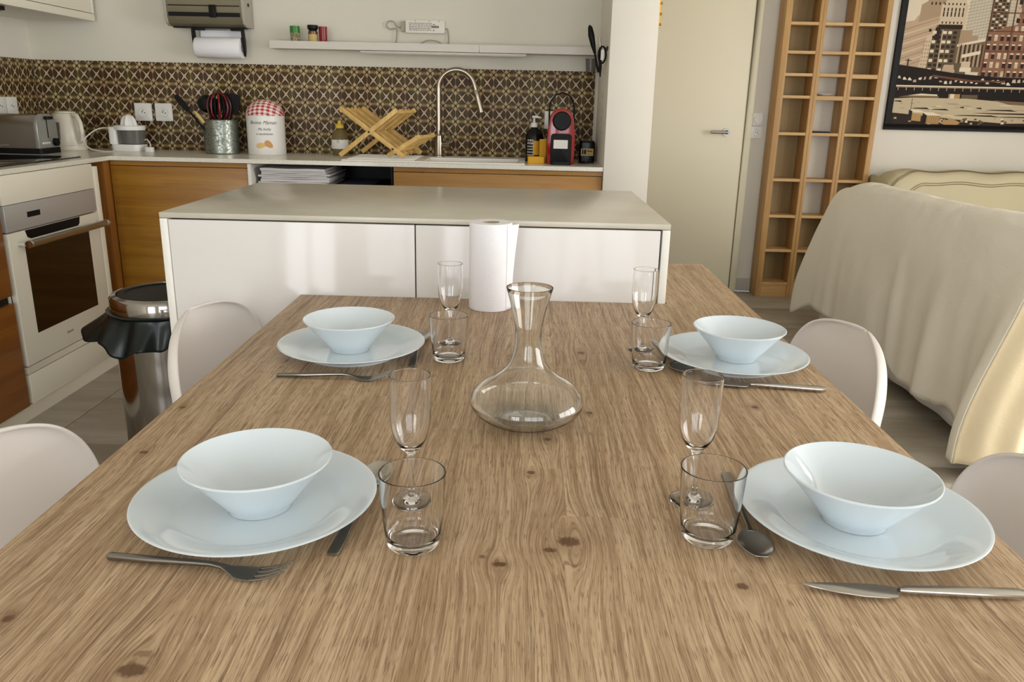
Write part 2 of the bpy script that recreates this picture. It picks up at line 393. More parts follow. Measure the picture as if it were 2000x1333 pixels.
def root_loc(p):
    while p.parent: p = p.parent
    return Vector(p.location)
def mkmesh(name, mb, m, off=Vector((0, 0, 0)), smooth=False, bevel=0, sub=0, solid=0, auto=35):
    me = bpy.data.meshes.new(name); me.from_pydata([v-off for v in mb.v], [], mb.f)
    ms = m if isinstance(m, (list, tuple)) else [m]
    for q in ms: me.materials.append(q)
    if len(ms) > 1:
        for p, i in zip(me.polygons, mb.mi): p.material_index = i
    bm = bmesh.new(); bm.from_mesh(me); bmesh.ops.remove_doubles(bm, verts=bm.verts, dist=1e-6)
    bmesh.ops.recalc_face_normals(bm, faces=bm.faces)
    if bevel:
        es = [e for e in bm.edges if len(e.link_faces) == 2 and e.calc_face_angle(0) > .6]
        bmesh.ops.bevel(bm, geom=es, offset=bevel, segments=2, affect='EDGES', profile=.5, clamp_overlap=True)
    if smooth or bevel:
        for f in bm.faces: f.smooth = True
        for e in bm.edges:
            if len(e.link_faces) == 2 and e.calc_face_angle(0) > R_(auto): e.smooth = False
    bm.to_mesh(me); bm.free()
    return me
def part(name, mb, m, parent=None, local=False, mods=None, label=None, **k):
    off = Vector((0, 0, 0)) if (parent is None or local) else root_loc(parent)
    me = mkmesh(name, mb, m, off, **k)
    o = bpy.data.objects.new(name, me); COL.objects.link(o)
    if parent is not None: o.parent = parent
    if label: o['label'] = label
    for ty, kw in (mods or []):
        q = o.modifiers.new(ty.lower(), ty)
        for a, v in kw.items(): setattr(q, a, v)
    return o
def thing(name, label, cat, loc=(0, 0, 0), rz=0, group=None):
    o = bpy.data.objects.new(name, None); COL.objects.link(o); o.location = loc; o.rotation_euler = (0, 0, rz)
    o.empty_display_size = .05
    o['label'] = label; o['category'] = cat
    if group: o['group'] = group
    return o
def tag(o, label, cat, group=None):
    o['label'] = label; o['category'] = cat
    if group: o['group'] = group
    return o
def struct(name, mb, m, parent=None, **k):
    o = part(name, mb, m, parent, **k)
    if parent is None: o['kind'] = 'structure'
    return o
def copy_tree(o, parent=None):
    c = o.copy(); COL.objects.link(c); c.parent = parent
    for ch in [q for q in bpy.data.objects if q.parent == o]: copy_tree(ch, c)
    return c
def dup(root, loc, rz, label):
    c = copy_tree(root); c.location = loc; c.rotation_euler = (0, 0, rz); c['label'] = label
    return c
def text_mesh(txt, size, shear=0., bold=0.):
    cu = bpy.data.curves.new('t', 'FONT'); cu.body = txt; cu.size = size; cu.shear = shear; cu.offset = bold
    cu.align_x = 'CENTER'; cu.resolution_u = 2
    o = bpy.data.objects.new('t', cu); COL.objects.link(o)
    dg = bpy.context.evaluated_depsgraph_get(); me = bpy.data.meshes.new_from_object(o.evaluated_get(dg))
    vs = [tuple(v.co) for v in me.vertices]; fs = [tuple(p.vertices) for p in me.polygons]
    bpy.data.objects.remove(o); bpy.data.curves.remove(cu); bpy.data.meshes.remove(me)
    return vs, fs

# ------------------------------------------------------------------ dimensions
T = .724            # table top
ZC = .914           # worktops
YK = 4.09           # kitchen back wall
YB = 5.27           # living room back wall
XL = -2.425         # left wall
XS0, XS1, YS = .342, .54, 3.585     # stub wall

# ------------------------------------------------------------------ setting
fl = bpy.data.objects.new('floor', None); COL.objects.link(fl); fl['kind'] = 'structure'
part('grout_bed', MB().box(XL, 4.5, -2.9, YB, -.05, -.004), M['floorgrout'], fl)
tw, td = .90, .448
tm = mkmesh('floor_tile', MB().box(.0015, tw-.0015, .0015, td-.0015, -.004, 0), M['floor_tile'], bevel=.001)
ty = 2.555 - td*13
while ty < YB:
    tx = -1.665-tw
    while tx < 4.5:
        x0, x1, y0, y1 = max(tx, XL), min(tx+tw, 4.5), max(ty, -2.9), min(ty+td, YB)
        if x1-x0 > .03 and y1-y0 > .03:
            if x1-x0 < tw-.001 or y1-y0 < td-.001:
                o = part('tile', MB().box(x0+.0015, x1-.0015, y0+.0015, y1-.0015, -.004, 0), M['floor_tile'], fl)
            else:
                o = bpy.data.objects.new('tile', tm); COL.objects.link(o); o.parent = fl; o.location = (tx, ty, 0)
        tx += tw
    ty += td
ZH = 2.5
struct('ceiling', MB().box(XL-.1, 4.6, -3, YB+.1, ZH, ZH+.1), M['ceiling'])
wl = struct('wall_left', MB().box(XL-.1, XL, -2.9, YK+.1, 0, ZH), M['wall'])
wk = struct('wall_kitchen', MB().box(XL, XS0, YK, YK+.1, 0, ZH), M['wall_kitchen'])
struct('wall_stub', MB().box(XS0, XS1, YS, YB, 0, ZH), M['wall'], bevel=.002)
ws = bpy.data.objects['wall_stub']
for y_, z_, h_ in ((3.80, 1.215, .016), (3.79, 1.155, .030), (3.80, 1.115, .026), (3.81, 1.055, .012)):
    part('scuff_mark', MB().prism([(y_-.006, z_-h_*.4), (y_+.002, z_-h_*.5), (y_+.007, z_+h_*.1), (y_+.001, z_+h_*.5), (y_-.004, z_+h_*.3)], XS0-.0006, XS0-.0001, 'x'), mat('chipped_plaster', S(150, 136, 118), .9), ws)
struct('wall_back', MB().box(XS1, 4.5, YB, YB+.1, 0, ZH), M['wall'])
b = MB(); b.box(4.4, 4.5, -2.9, -.75, 0, ZH); b.box(4.4, 4.5, 2.65, YB, 0, ZH); b.box(4.4, 4.5, -.75, 2.65, 0, .25); b.box(4.4, 4.5, -.75, 2.65, 2.35, ZH)
struct('wall_right', b, M['wall'])
b = MB(); b.box(XL, -2.1, -2.9, -2.8, 0, ZH); b.box(-.9, -.25, -2.9, -2.8, 0, ZH); b.box(2.45, 4.5, -2.9, -2.8, 0, ZH)
b.box(-2.1, -.9, -2.9, -2.8, 2.15, ZH); b.box(-.25, 2.45, -2.9, -2.8, 2.35, ZH)
struct('wall_rear', b, M['wall'])
for i, (x0, x1, zt) in enumerate(((-2.1, -.9, 2.15), (-.25, 2.45, 2.35))):
    n = 2 if i == 0 else 3; b = MB()
    b.box(x0, x1, -2.76, -2.70, 0, .07); b.box(x0, x1, -2.76, -2.70, zt-.07, zt)
    for k in range(n+1):
        xx = x0+(x1-x0)*k/n; b.box(max(x0, xx-.035), min(x1, xx+.035), -2.76, -2.70, .07, zt-.07)
    struct('window_%d' % (i+1), b, M['plastic_white'])
b = MB(); b.box(4.28, 4.34, -.75, 2.65, .25, .32); b.box(4.28, 4.34, -.75, 2.65, 2.28, 2.35)
for yy in (-.75, .35, 1.45, 2.58): b.box(4.28, 4.34, yy, yy+.07, .32, 2.28)
struct('window_3', b, M['plastic_white'])

# baseboards
struct('baseboard_back', MB().box(1.425, 4.4, YB-.012, YB, 0, .085), M['baseboard'])
struct('baseboard_stub', MB().box(XS1, XS1+.012, YS, YB, 0, .085), M['baseboard'])

# door in the back wall
dr = bpy.data.objects.new('door_1', None); COL.objects.link(dr); dr['kind'] = 'structure'; dr.location = (.97, YB, 0)
part('door_leaf', MB().box(.56, 1.372, YB-.03, YB-.001, .008, 2.05), M['door'], dr, bevel=.002)
b = MB(); b.box(1.376, 1.417, YB-.042, YB-.001, 0, 2.10); b.box(XS1+.001, 1.376, YB-.042, YB-.001, 2.055, 2.10)
part('door_frame', b, M['doorframe'], dr, bevel=.003)
hz = 1.028
h = part('door_handle', MB().cyl((1.262, YB-.03, hz), .026, -.008, 'y', 28).cyl((1.262, YB-.038, hz), .009, -.045, 'y', 16)
         .tube([(1.262, YB-.078, hz), (1.155, YB-.078, hz)], .010, 14), M['steel'], dr, smooth=True)

# backsplash tiles
H_T = 1.33-ZC
tile = mkmesh('splash_tile', MB().box(.001, .616, -.008, 0, 0, H_T), M['splash'], bevel=.0008)
xs = [-2.141-.617, -2.141, -1.524, -.907, -.290]
for i, xx in enumerate(xs):
    if i == 0: o = part('tile', MB().box(.617-(-2.141-XL)+.009, .616, -.008, 0, 0, H_T), M['splash'], None, local=True)
    else: o = bpy.data.objects.new('tile', tile); COL.objects.link(o)
    o.parent = wk; o.location = (xx, YK, ZC)
for i in range(3):
    o = bpy.data.objects.new('tile', tile); COL.objects.link(o); o.parent = wl
    o.rotation_euler = (0, 0, R_(-90)); o.location = (XL, YK-.009-.617*i+.0, ZC)
    o.rotation_euler = (0, 0, R_(90)); o.location = (XL, YK-.009-.617*(i+1), ZC)

# ------------------------------------------------------------------ dining table
tb = thing('dining_table', 'large oak-grained dining table notched around the white island', 'table', (0, .9, 0))
poly = [(-.535, .06), (.543, .06), (.543, 2.391), (.349, 2.391), (.349, 1.872), (-.535, 1.872)]
me_b = MB().prism([(p[0], p[1]) for p in poly], T-.038, T, 'z')
me = mkmesh('tabletop', me_b, M['table'], Vector((0, 0, T)), bevel=.0015)
o = bpy.data.objects.new('tabletop', me); COL.objects.link(o); o.parent = tb; o.location = (0, -.9, T)
for lx, ly in ((-.46, .14), (.47, .14), (-.46, 1.25), (.47, 2.3)):
    part('leg', MB().box(lx-.035, lx+.035, ly-.035, ly+.035, 0, T-.038), M['legwood'], tb, bevel=.003)

# ------------------------------------------------------------------ island
isl = thing('kitchen_island', 'white gloss kitchen island with pale stone top behind the table', 'cabinet', (-.26, 2.2, 0))
x0, x1, y0, y1 = -.862, .344, 1.876, 2.6
b = MB(); b.box(x0, x1, y0, y1+.01, .901, ZC); b.mi = [0, 0, 0, 0, 0, 0]
part('worktop', b, M['island_top'], isl, bevel=.0012)
part('side_panel', MB().box(x0, x0+.018, y0, y1, 0, .8995), M['panel_white'], isl, bevel=.001)
part('side_panel', MB().box(x1-.018, x1, y0, y1, 0, .8995), M['panel_white'], isl, bevel=.001)
part('carcass', MB().box(x0+.02, x1-.02, y0+.022, y1-.002, .06, .898), M['dark'], isl)
for a, c in ((x0+.0195, -.2585), (-.2555, x1-.0225)):
    part('door', MB().box(a, c, y0+.001, y0+.021, .07, .8975), M['gloss_white'], isl, bevel=.0012)

# ------------------------------------------------------------------ left run of units
XF = -1.822
ct = thing('worktop', 'thin white L-shaped worktop along the tiled kitchen wall', 'worktop', (-1., 3.8, .9))
yf = 3.59; xcf = -1.842
SX0, SX1, SY0, SY1 = -.46, -.03, 3.655, 3.90      # sink cut-out
b = MB()
b.box(XL, xcf, 1.6, yf, ZC-.018, ZC); b.box(XL, SX0, yf, YK-.001, ZC-.018, ZC)
b.box(SX1, XS0-.001, yf, YK-.001, ZC-.018, ZC); b.box(SX0, SX1, yf, SY0, ZC-.018, ZC); b.box(SX0, SX1, SY1, YK-.001, ZC-.018, ZC)
part('counter_slab', b, M['counter'], ct)

cab = thing('oak_drawer_unit', 'oak fronted drawer unit left of the white oven', 'cabinet', (-2.1, 2.4, 0))
part('carcass', MB().box(XL+.001, XF-.02, 1.7, 2.752, .055, .893), M['dark'], cab)
part('drawer', MB().box(XF-.019, XF, 1.7, 2.752, .478, .868), M['oak_front_left'], cab, bevel=.001)
part('drawer', MB().box(XF-.019, XF, 1.7, 2.752, .057, .450), M['oak_front_left'], cab, bevel=.001)
part('top_rail', MB().box(XF-.018, XF-.004, 1.7, 2.757, .872, .894), M['panel_white'], cab)
part('plinth', MB().box(XF-.03, XF-.008, 1.7, 3.43, 0, .054), M['cream_panel'], cab)

ov = thing('oven_housing', 'cream oven housing panels around the built-in oven', 'cabinet', (-2.1, 3.1, 0))
part('top_panel', MB().box(XF-.02, XF, 2.774, 3.392, .794, .8945), M['cream_panel'], ov, bevel=.001)
part('side_panel', MB().box(XL+.001, XF-.021, 2.757, 2.773, .055, .895), M['panel_white'], ov)
part('end_panel', MB().box(XF-.3, XF+.0015, 3.396, 3.432, .055, .882), M['cream_panel'], ov, bevel=.001)
part('bottom_panel', MB().box(XF-.02, XF, 2.774, 3.392, .057, .168), M['cream_panel'], ov, bevel=.001)
part('trim_strip', MB().box(XF-.02, XF-.001, 2.774, 3.392, .172, .198), M['cream_panel'], ov)
part('carcass', MB().box(XL+.001, XF-.1, 2.776, 3.394, .055, .2), M['dark'], ov)

on = thing('oven', 'white built-in oven with steel fascia and dark window', 'oven', (-2.1, 3.08, .2))
part('body', MB().box(XL+.002, XF-.022, 2.78, 3.388, .202, .792), M['dark'], on)
part('control_panel', MB().box(XF-.02, XF+.001, 2.776, 3.388, .6985, .792), M['oven_steel'], on, bevel=.001)
part('display', MB().box(XF+.001, XF+.002, 2.905, 2.985, .737, .757), M['black'], on)
dd = part('door', MB().box(XF-.02, XF+.002, 2.776, 3.388, .202, .694), M['cream_panel'], on, bevel=.0015)
part('window', MB().box(XF+.002, XF+.0035, 2.862, 3.300, .309, .640), M['oven_glass'], dd)
part('handle_recess', MB().prism([(2.875, .6935), (3.245, .6935), (3.238, .668), (3.225, .660), (2.905, .660), (2.885, .668)], XF+.002, XF+.0035, 'x'), M['black'], dd)
part('handle', MB().rbox(XF+.035, XF+.055, 2.83, 3.372, .640, .664, .006, ax='y'), M['steel'], dd, smooth=True)
part('handle_bracket', MB().tube([(XF+.002, 2.828, .652), (XF+.045, 2.828, .652)], .0085, 12).cyl((XF+.045, 2.819, .652), .014, .011, 'y', 16), M['chrome'], dd, smooth=True)
part('handle_bracket', MB().tube([(XF+.002, 3.374, .652), (XF+.045, 3.374, .652)], .0085, 12).cyl((XF+.045, 3.369, .652), .014, .011, 'y', 16), M['chrome'], dd, smooth=True)
vs, fs = text_mesh('Brandt', .017)
b = MB(); b.add([(XF+.0032, 3.07+p[0], .252+p[1]) for p in vs], fs); part('maker_mark', b, M['greyink'], dd)

# back run
YC = 3.605
c1 = thing('oak_base_unit', 'oak base unit in the corner right of the oven', 'cabinet', (-1.5, 3.85, 0))
part('carcass', MB().box(-1.83, -1.2385, YC+.02, YK-.001, .06, .893), M['dark'], c1)
part('corner_post', MB().box(-1.93, -1.857, YC-.05, YC+.015, .055, .893), M['oak_upright'], c1, bevel=.001)
dk = part('door', MB().box(-1.853, -1.238, YC, YC+.019, .057, .872), M['oak_front'], c1, bevel=.0015)
part('rail', MB().box(-1.853, -1.238, YC+.003, YC+.019, .8745, .893), M['oak_front'], c1)
part('plinth', MB().box(-1.853, -1.2385, YC+.04, YC+.055, 0, .055), M['cream_panel'], c1)

c2 = thing('open_niche_unit', 'dark open niche under the worktop holding papers', 'cabinet', (-.9, 3.85, 0))
b = MB(); b.box(-.598, -.590, YC, YK-.001, .055, .893); b.box(-1.218, -.6, YK-.02, YK-.001, .06, .893)
part('interior', b, M['black'], c2)
part('side_panel', MB().box(-1.236, -1.221, YC-.004, YK-.001, 0, .893), M['panel_white'], c2)
part('shelf', MB().box(-1.22, -.599, YC+.01, YK-.021, .782, .797), M['black'], c2)
part('front_panel', MB().box(-1.22, -.599, YC, YC+.018, .057, .780), M['oak_front'], c2)
st = thing('paper_stack', 'stack of papers and trays in clear sleeves inside the niche', 'paper', (-1.05, 3.8, .797))
random.seed(3); zz = .797
for k in range(8):
    h = random.uniform(.006, .011); dx = random.uniform(-.012, .012); dy = random.uniform(-.02, .02)
    wv = [random.uniform(0, 6) for _ in range(2)]
    x0_, x1_ = -1.195+dx, -.885+dx-(.02 if k > 5 else 0)
    b = MB()
    def top(u, v, z0=zz+.0002, x0_=x0_, x1_=x1_, dy=dy, wv=wv):
        return (x0_+(x1_-x0_)*u, 3.635+dy+.33*v, z0+h+.0012*math.sin(u*9+wv[0])*math.sin(v*6+wv[1]))
    def bot(u, v, z0=zz+.0002, x0_=x0_, x1_=x1_, dy=dy): return (x0_+(x1_-x0_)*u, 3.635+dy+.33*v, z0)
    n = 8
    P = [top(i/n, j/n) for j in range(n+1) for i in range(n+1)]+[bot(i/n, j/n) for j in range(n+1) for i in range(n+1)]
    o_ = (n+1)**2
    F = [(j*(n+1)+i, j*(n+1)+i+1, (j+1)*(n+1)+i+1, (j+1)*(n+1)+i) for j in range(n) for i in range(n)]
    F += [tuple(q+o_ for q in reversed(f)) for f in F]
    ring_ = [i for i in range(n+1)]+[j*(n+1)+n for j in range(1, n+1)]+[n*(n+1)+i for i in range(n-1, -1, -1)]+[j*(n+1) for j in range(n-1, 0, -1)]
    F += [(ring_[i], ring_[i-1], ring_[i-1]+o_, ring_[i]+o_) for i in range(len(ring_))]
    b.add(P, F); part('sheet', b, M['bagpaper'], st, smooth=True); zz += h+.0015
fo = thing('blue_folder', 'flat blue-grey folders lying right of the paper stack', 'folder', (-.77, 3.8, .797))
part('folder', MB().box(-.85, -.70, 3.64, 3.94, .7972, .803), mat('folder_blue', S(120, 124, 160), .5), fo)
part('folder', MB().box(-.845, -.69, 3.65, 3.95, .8032, .808), mat('folder_dark', S(60, 62, 90), .5), fo)

c3 = thing('oak_sink_unit', 'oak fronted sink unit below the tap', 'cabinet', (-.13, 3.85, 0))
part('carcass', MB().box(-.588, XS0-.001, YC+.38, YK-.001, .06, .893), M['dark'], c3)
part('front', MB().box(-.586, XS0-.002, YC, YC+.019, .057, .872), M['oak_front'], c3, bevel=.0015)
part('rail', MB().box(-.586, XS0-.002, YC+.003, YC+.019, .8745, .893), M['oak_front'], c3)
part('plinth', MB().box(-.588, XS0-.002, YC+.04, YC+.055, 0, .055), M['cream_panel'], c3)

# upper cabinet on the left wall
uc = thing('wall_cabinet', 'white wall cabinet at the top left corner of the kitchen', 'cabinet', (-2.25, 3.6, 1.5))
XU = -2.075
part('carcass', MB().box(XL+.001, XU-.02, 2.3, 4.06, 1.525, 2.35), M['panel_white'], uc)
part('bottom_board', MB().box(XL+.001, XU-.02, 2.3, 4.06, 1.508, 1.524), M['panel_white'], uc)
part('light_rail', MB().box(XU-.019, XU, 2.3, 4.06, 1.508, 1.540), M['cream_panel'], uc, bevel=.001)
for a, c in ((2.3, 3.02), (3.023, 4.03)):
    part('door', MB().box(XU-.019, XU, a, c, 1.5425, 2.35), M['cream_panel'], uc, bevel=.0015)
part('end_panel', MB().box(XU-.019, XU, 4.033, 4.06, 1.5425, 2.35), M['cream_panel'], uc)
hd = thing('extractor_grille', 'slatted metal extractor grille under the wall cabinet', 'extractor', (-2.2, 3.2, 1.5))
part('housing', MB().box(-2.37, -2.12, 2.75, 3.44, 1.492, 1.5075), M['black'], hd)
for k in range(6): part('slat', MB().box(-2.36+.041*k, -2.335+.041*k, 2.76, 3.43, 1.487, 1.4918), M['steel'], hd)

# ------------------------------------------------------------------ hob, toaster, kettle, juicer
hb = part('hob', MB().box(-2.30, -1.905, 2.75, 3.47, ZC, ZC+.005), M['black_gloss'], bevel=.001)
tag(hb, 'black glass hob set in the worktop above the oven', 'hob')

tl = thing('toaster', 'steel long toaster with black base at left end of worktop', 'toaster', (-2.25, 3.66, ZC))
tx0, tx1, ty0, ty1, tz0, tz1 = -2.415, -2.155, 3.60, 3.745, ZC+.022, ZC+.168
part('base', MB().rbox(tx0, tx1+.012, ty0-.006, ty1+.006, ZC+.0005, ZC+.024, .012), M['black'], tl, smooth=True)
def bodyprof(y0, y1, z0, z1, r, n=6):
    q = [(y0, z0), (y1, z0)]
    for cx, cy, s_ in ((y1-r, z1-r, 0), (y0+r, z1-r, 90)):
        q += [(cx+r*math.cos(R_(s_+90*k/n)), cy+r*math.sin(R_(s_+90*k/n))) for k in range(n+1)]
    return q
part('body', MB().prism(bodyprof(ty0, ty1, tz0, tz1, .05), tx0, tx1-.014, 'x'), M['steel'], tl, smooth=True, auto=50)
part('end_cap', MB().prism(bodyprof(ty0-.004, ty1+.004, tz0, tz1+.004, .052), tx1-.014, tx1+.004, 'x'), mat('toaster_end', S(172, 172, 166), .35, metal=.5), tl, bevel=.003)
part('lever_slot', MB().box(tx1+.004, tx1+.0052, 3.668, 3.673, tz0+.045, tz0+.132), M['black'], tl)
part('lever', MB().rbox(tx1+.004, tx1+.026, 3.650, 3.692, tz0+.126, tz0+.139, .004), M['black'], tl, smooth=True)
part('dial', MB().cyl((tx1+.004, 3.715, tz0+.026), .017, .016, 'x', 20), M['black'], tl, smooth=True)
for k in range(4): part('button', MB().cyl((tx1+.004, 3.625+.016*k, tz0+.024), .0045, .003, 'x', 10), M['plastic_white'], tl)
part('bread_slot', MB().box(tx0+.03, tx1-.03, 3.665, 3.69, tz1-.002, tz1+.0008), M['black'], tl)
part('maker_mark', MB().box(-2.33, -2.29, ty0-.0008, ty0, tz0+.012, tz0+.018), M['greyink'], tl)

kt = thing('kettle', 'cream plastic electric kettle behind the toaster', 'kettle', (-2.185, 3.92, ZC))
kx, ky = -2.205, 3.93
part('base', MB().lathe([(0, 0), (.078, 0), (.080, .008), (.078, .020), (0, .020)], (kx, ky, ZC+.0005), 36), M['kettle'], kt, smooth=True)
part('body', MB().lathe([(0, .021), (.076, .021), (.078, .04), (.070, .10), (.060, .15), (.054, .166), (.05, .17), (0, .171)], (kx, ky, ZC), 40), M['kettle'], kt, smooth=True)
part('lid', MB().lathe([(0, .1712), (.046, .1712), (.042, .178), (.012, .182), (0, .182)], (kx, ky, ZC), 30), M['kettle'], kt, smooth=True)
hp = [(kx+.052, ky-.03, ZC+.165), (kx+.075, ky-.042, ZC+.160), (kx+.092, ky-.05, ZC+.13), (kx+.098, ky-.054, ZC+.09), (kx+.092, ky-.05, ZC+.05), (kx+.068, ky-.038, ZC+.035)]
part('handle', MB().tube(hp, [.010, .011, .011, .011, .010, .008], 12), M['kettle'], kt, smooth=True)
part('spout', MB().sweep([(-.052, 0, .15, .022, .014), (-.066, 0, .158, .012, .010), (-.078, 0, .164, .005, .005)]), M['kettle'], kt, local=True, smooth=True)
part('water_gauge', MB().box(kx-.012, kx+.004, ky-.0792, ky-.070, ZC+.05, ZC+.13), M['clearplastic'], kt)

jc = thing('citrus_juicer', 'small white electric citrus juicer on the worktop', 'juicer', (-1.93, 3.95, ZC))
jx, jy = -1.925, 3.955
part('base', MB().rbox(jx-.070, jx+.074, jy-.055, jy+.055, ZC+.0005, ZC+.032, .03, 6), M['plastic_white'], jc, smooth=True)
part('stand', MB().rbox(jx-.078, jx-.036, jy-.045, jy+.045, ZC+.032, ZC+.112, .014, 5), M['plastic_white'], jc, smooth=True)
part('jug', MB().lathe([(.0, .034), (.058, .034), (.062, .098), (.0585, .098), (.055, .038), (0, .038)], (jx+.018, jy, ZC), 36), M['clearplastic'], jc, smooth=True)
part('strainer', MB().lathe([(0, .099), (.070, .099), (.073, .118), (.066, .120), (.05, .108), (0, .108)], (jx+.010, jy, ZC), 36), M['plastic_white'], jc, smooth=True)
b = MB(); cone = []
for j in range(9):
    t = j/8
    for i in range(40):
        a = 2*PI*i/40; r = (.036*math.sqrt(max(0, 1-t**2.2)))*(1+.10*math.cos(8*a)) + .0005
        cone.append((jx+.008+r*math.cos(a), jy+r*math.sin(a), ZC+.110+.062*t))
b.add(cone, [(j*40+i, j*40+(i+1) % 40, (j+1)*40+(i+1) % 40, (j+1)*40+i) for j in range(8) for i in range(40)])
b.add([cone[8*40+i] for i in range(40)], [tuple(range(40))])
part('reamer', b, M['plastic_white'], jc, smooth=True)
def catmull(P, n=8):
    P = [Vector(p) for p in P]; Q = [P[0]*2-P[1]]+P+[P[-1]*2-P[-2]]; out = []
    for i in range(1, len(Q)-2):
        for k in range(n):
            t = k/n
            out.append(.5*((2*Q[i])+(Q[i+1]-Q[i-1])*t+(2*Q[i-1]-5*Q[i]+4*Q[i+1]-Q[i+2])*t*t+(3*Q[i]-Q[i-1]-3*Q[i+1]+Q[i+2])*t**3))
    out.append(P[-1]); return out
part('power_cable', MB().tube(catmull([(jx-.078, jy, ZC+.105), (jx-.11, jy-.04, ZC+.105), (-2.055, 3.87, ZC+.088), (-2.083, 3.84, ZC+.050), (-2.055, 3.83, ZC+.015), (-2.0, 3.83, ZC+.0035), (-1.94, 3.83, ZC+.0035)]), .0032, 8), M['whitecable'], jc, smooth=True)
part('power_cable', MB().tube(catmull([(jx+.070, jy, ZC+.05), (jx+.094, jy-.01, ZC+.055), (jx+.112, jy-.02, ZC+.03), (jx+.108, jy-.035, ZC+.006), (jx+.11, jy-.04, ZC+.006)]), .0032, 8), M['whitecable'], jc, smooth=True)
part('plug', MB().rbox(jx+.10, jx+.138, jy-.062, jy-.034, ZC+.0005, ZC+.022, .008), M['plastic_white'], jc, smooth=True)

# sockets
def socket(cx, cz, loc, label, size=.084, axis='y', hole=True):
    t = thing('wall_socket', label, 'socket', loc, 0, None)
    s2 = size/2
    if axis == 'y':
        part('plate', MB().rbox(cx-s2, cx+s2, loc[1]-.010, loc[1]-.0003, cz-s2, cz+s2, .004, ax='y'), M['plastic_white'], t, bevel=.001)
        if hole:
            part('ring', MB().lathe([(.019, 0), (.021, -.0025), (.023, 0)], (cx, loc[1]-.010, cz), 28, 'y'), M['plastic_white'], t, smooth=True)
            part('contact_hole', MB().cyl((cx-.006, loc[1]-.0101, cz+.001), .0028, -.0006, 'y', 10), M['black'], t)
            part('contact_hole', MB().cyl((cx+.007, loc[1]-.0101, cz-.004), .0028, -.0006, 'y', 10), M['black'], t)
            part('earth_pin', MB().cyl((cx+.002, loc[1]-.0101, cz+.009), .0024, -.012, 'y', 10), M['steel'], t)
    else:
        part('plate', MB().rbox(loc[0]+.0003, loc[0]+.010, cx-s2, cx+s2, cz-s2, cz+s2, .004, ax='x'), M['plastic_white'], t, bevel=.001)
        part('contact_hole', MB().cyl((loc[0]+.0101, cx-.006, cz+.001), .0028, .0006, 'x', 10), M['black'], t)
        part('contact_hole', MB().cyl((loc[0]+.0101, cx+.007, cz-.004), .0028, .0006, 'x', 10), M['black'], t)
    return t
YT = YK-.008
socket(-1.895, 1.095, (-1.895, YT, 1.095), 'left one of two white sockets above the juicer')
socket(-1.793, 1.096, (-1.793, YT, 1.096), 'right one of two white sockets, nearer the utensil pot')
socket(.128, 1.10, (.128, YT, 1.10), 'white socket half hidden behind the red coffee machine')
socket(3.855, 1.115, (XL+.008, 3.855, 1.115), 'white socket on the left wall tiles above toaster, nearer corner', .078, 'x')
socket(3.77, 1.115, (XL+.008, 3.77, 1.115), 'white socket on the left wall tiles cut by the frame edge', .078, 'x')
t = thing('light_switch', 'upper round white dimmer switch beside the bookcase', 'switch', (1.462, YB, 1.11))
part('plate', MB().rbox(1.427, 1.487, YB-.009, YB-.0003, 1.073, 1.148, .004, ax='y'), M['plastic_white'], t, bevel=.001)
part('dial', MB().cyl((1.460, YB-.009, 1.11), .026, -.010, 'y', 28), M['plastic_white'], t, smooth=True)
socket(1.457, 1.03, (1.457, YB, 1.03), 'lower white socket beside the bookcase under the switch', .072)

# ------------------------------------------------------------------ utensil pot
pt = thing('utensil_pot', 'mottled galvanised steel utensil pot on the worktop', 'pot', (-1.46, 3.9, ZC))
px, py = -1.462, 3.93
part('pot', MB().lathe([(0, .002), (.077, .0005), (.080, .004), (.081, .153), (.0835, .155), (.0835, .157), (.079, .157), (.078, .006), (0, .006)], (px, py, ZC), 48), M['galva'], pt, smooth=True)
ug = 'cooking utensils standing in the galvanised pot'
def utensil(name, label, m_head, build_head, base, tip, m_h=None, r=.005):
    t = thing(name, label, 'utensil', (px, py, ZC+.007), 0, ug)
    part('handle', MB().tube([base, tip], r, 10), m_h or M['black'], t, smooth=True)
    part('head', build_head(MB(), Vector(tip), (Vector(tip)-Vector(base)).normalized()), m_head, t, smooth=True)
    return t
def ladle(b, p, d): return b.lathe([(0, -.03), (.025, -.026), (.038, -.012), (.042, .004), (.040, .004), (.036, -.01), (.022, -.023), (0, -.027)], p, 24, 'y')
def paddle(wd, ln, th=.003):
    def f(b, p, d):
        sd = Vector((d.z, 0, -d.x)).normalized(); up = d; nn = Vector((0, 1, 0))
        pts = []
        for k in range(16):
            a = 2*PI*k/16; ca, sa = math.cos(a), math.sin(a)
            pts.append((math.copysign(abs(ca)**.6, ca)*wd, math.copysign(abs(sa)**.6, sa)*ln/2+ln/2))
        V = [p+sd*q[0]+up*q[1]+nn*th for q in pts]+[p+sd*q[0]+up*q[1]-nn*th for q in pts]; n = 16
        return b.add(V, [tuple(range(n)), tuple(range(2*n-1, n-1, -1))]+[(i, (i+1) % n, n+(i+1) % n, n+i) for i in range(n)])
    return f
utensil('ladle', 'black round ladle leaning left in the utensil pot', M['black'], ladle, (px-.01, py, ZC+.02), (px-.058, py-.008, ZC+.228))
utensil('spatula', 'black spatula with pale handle tip leaning far left in pot', M['black'], paddle(.014, .09), (px-.005, py-.055, ZC+.05), (px-.125, py-.055, ZC+.195), None)
utensil('spatula', 'black broad spatula at the right side of the pot', M['black'], paddle(.032, .095), (px+.01, py+.01, ZC+.02), (px+.052, py+.012, ZC+.185))
utensil('serving_spoon', 'dark serving spoon at the back of the utensil pot', M['black'], paddle(.026, .08), (px, py+.03, ZC+.02), (px+.01, py+.045, ZC+.20))
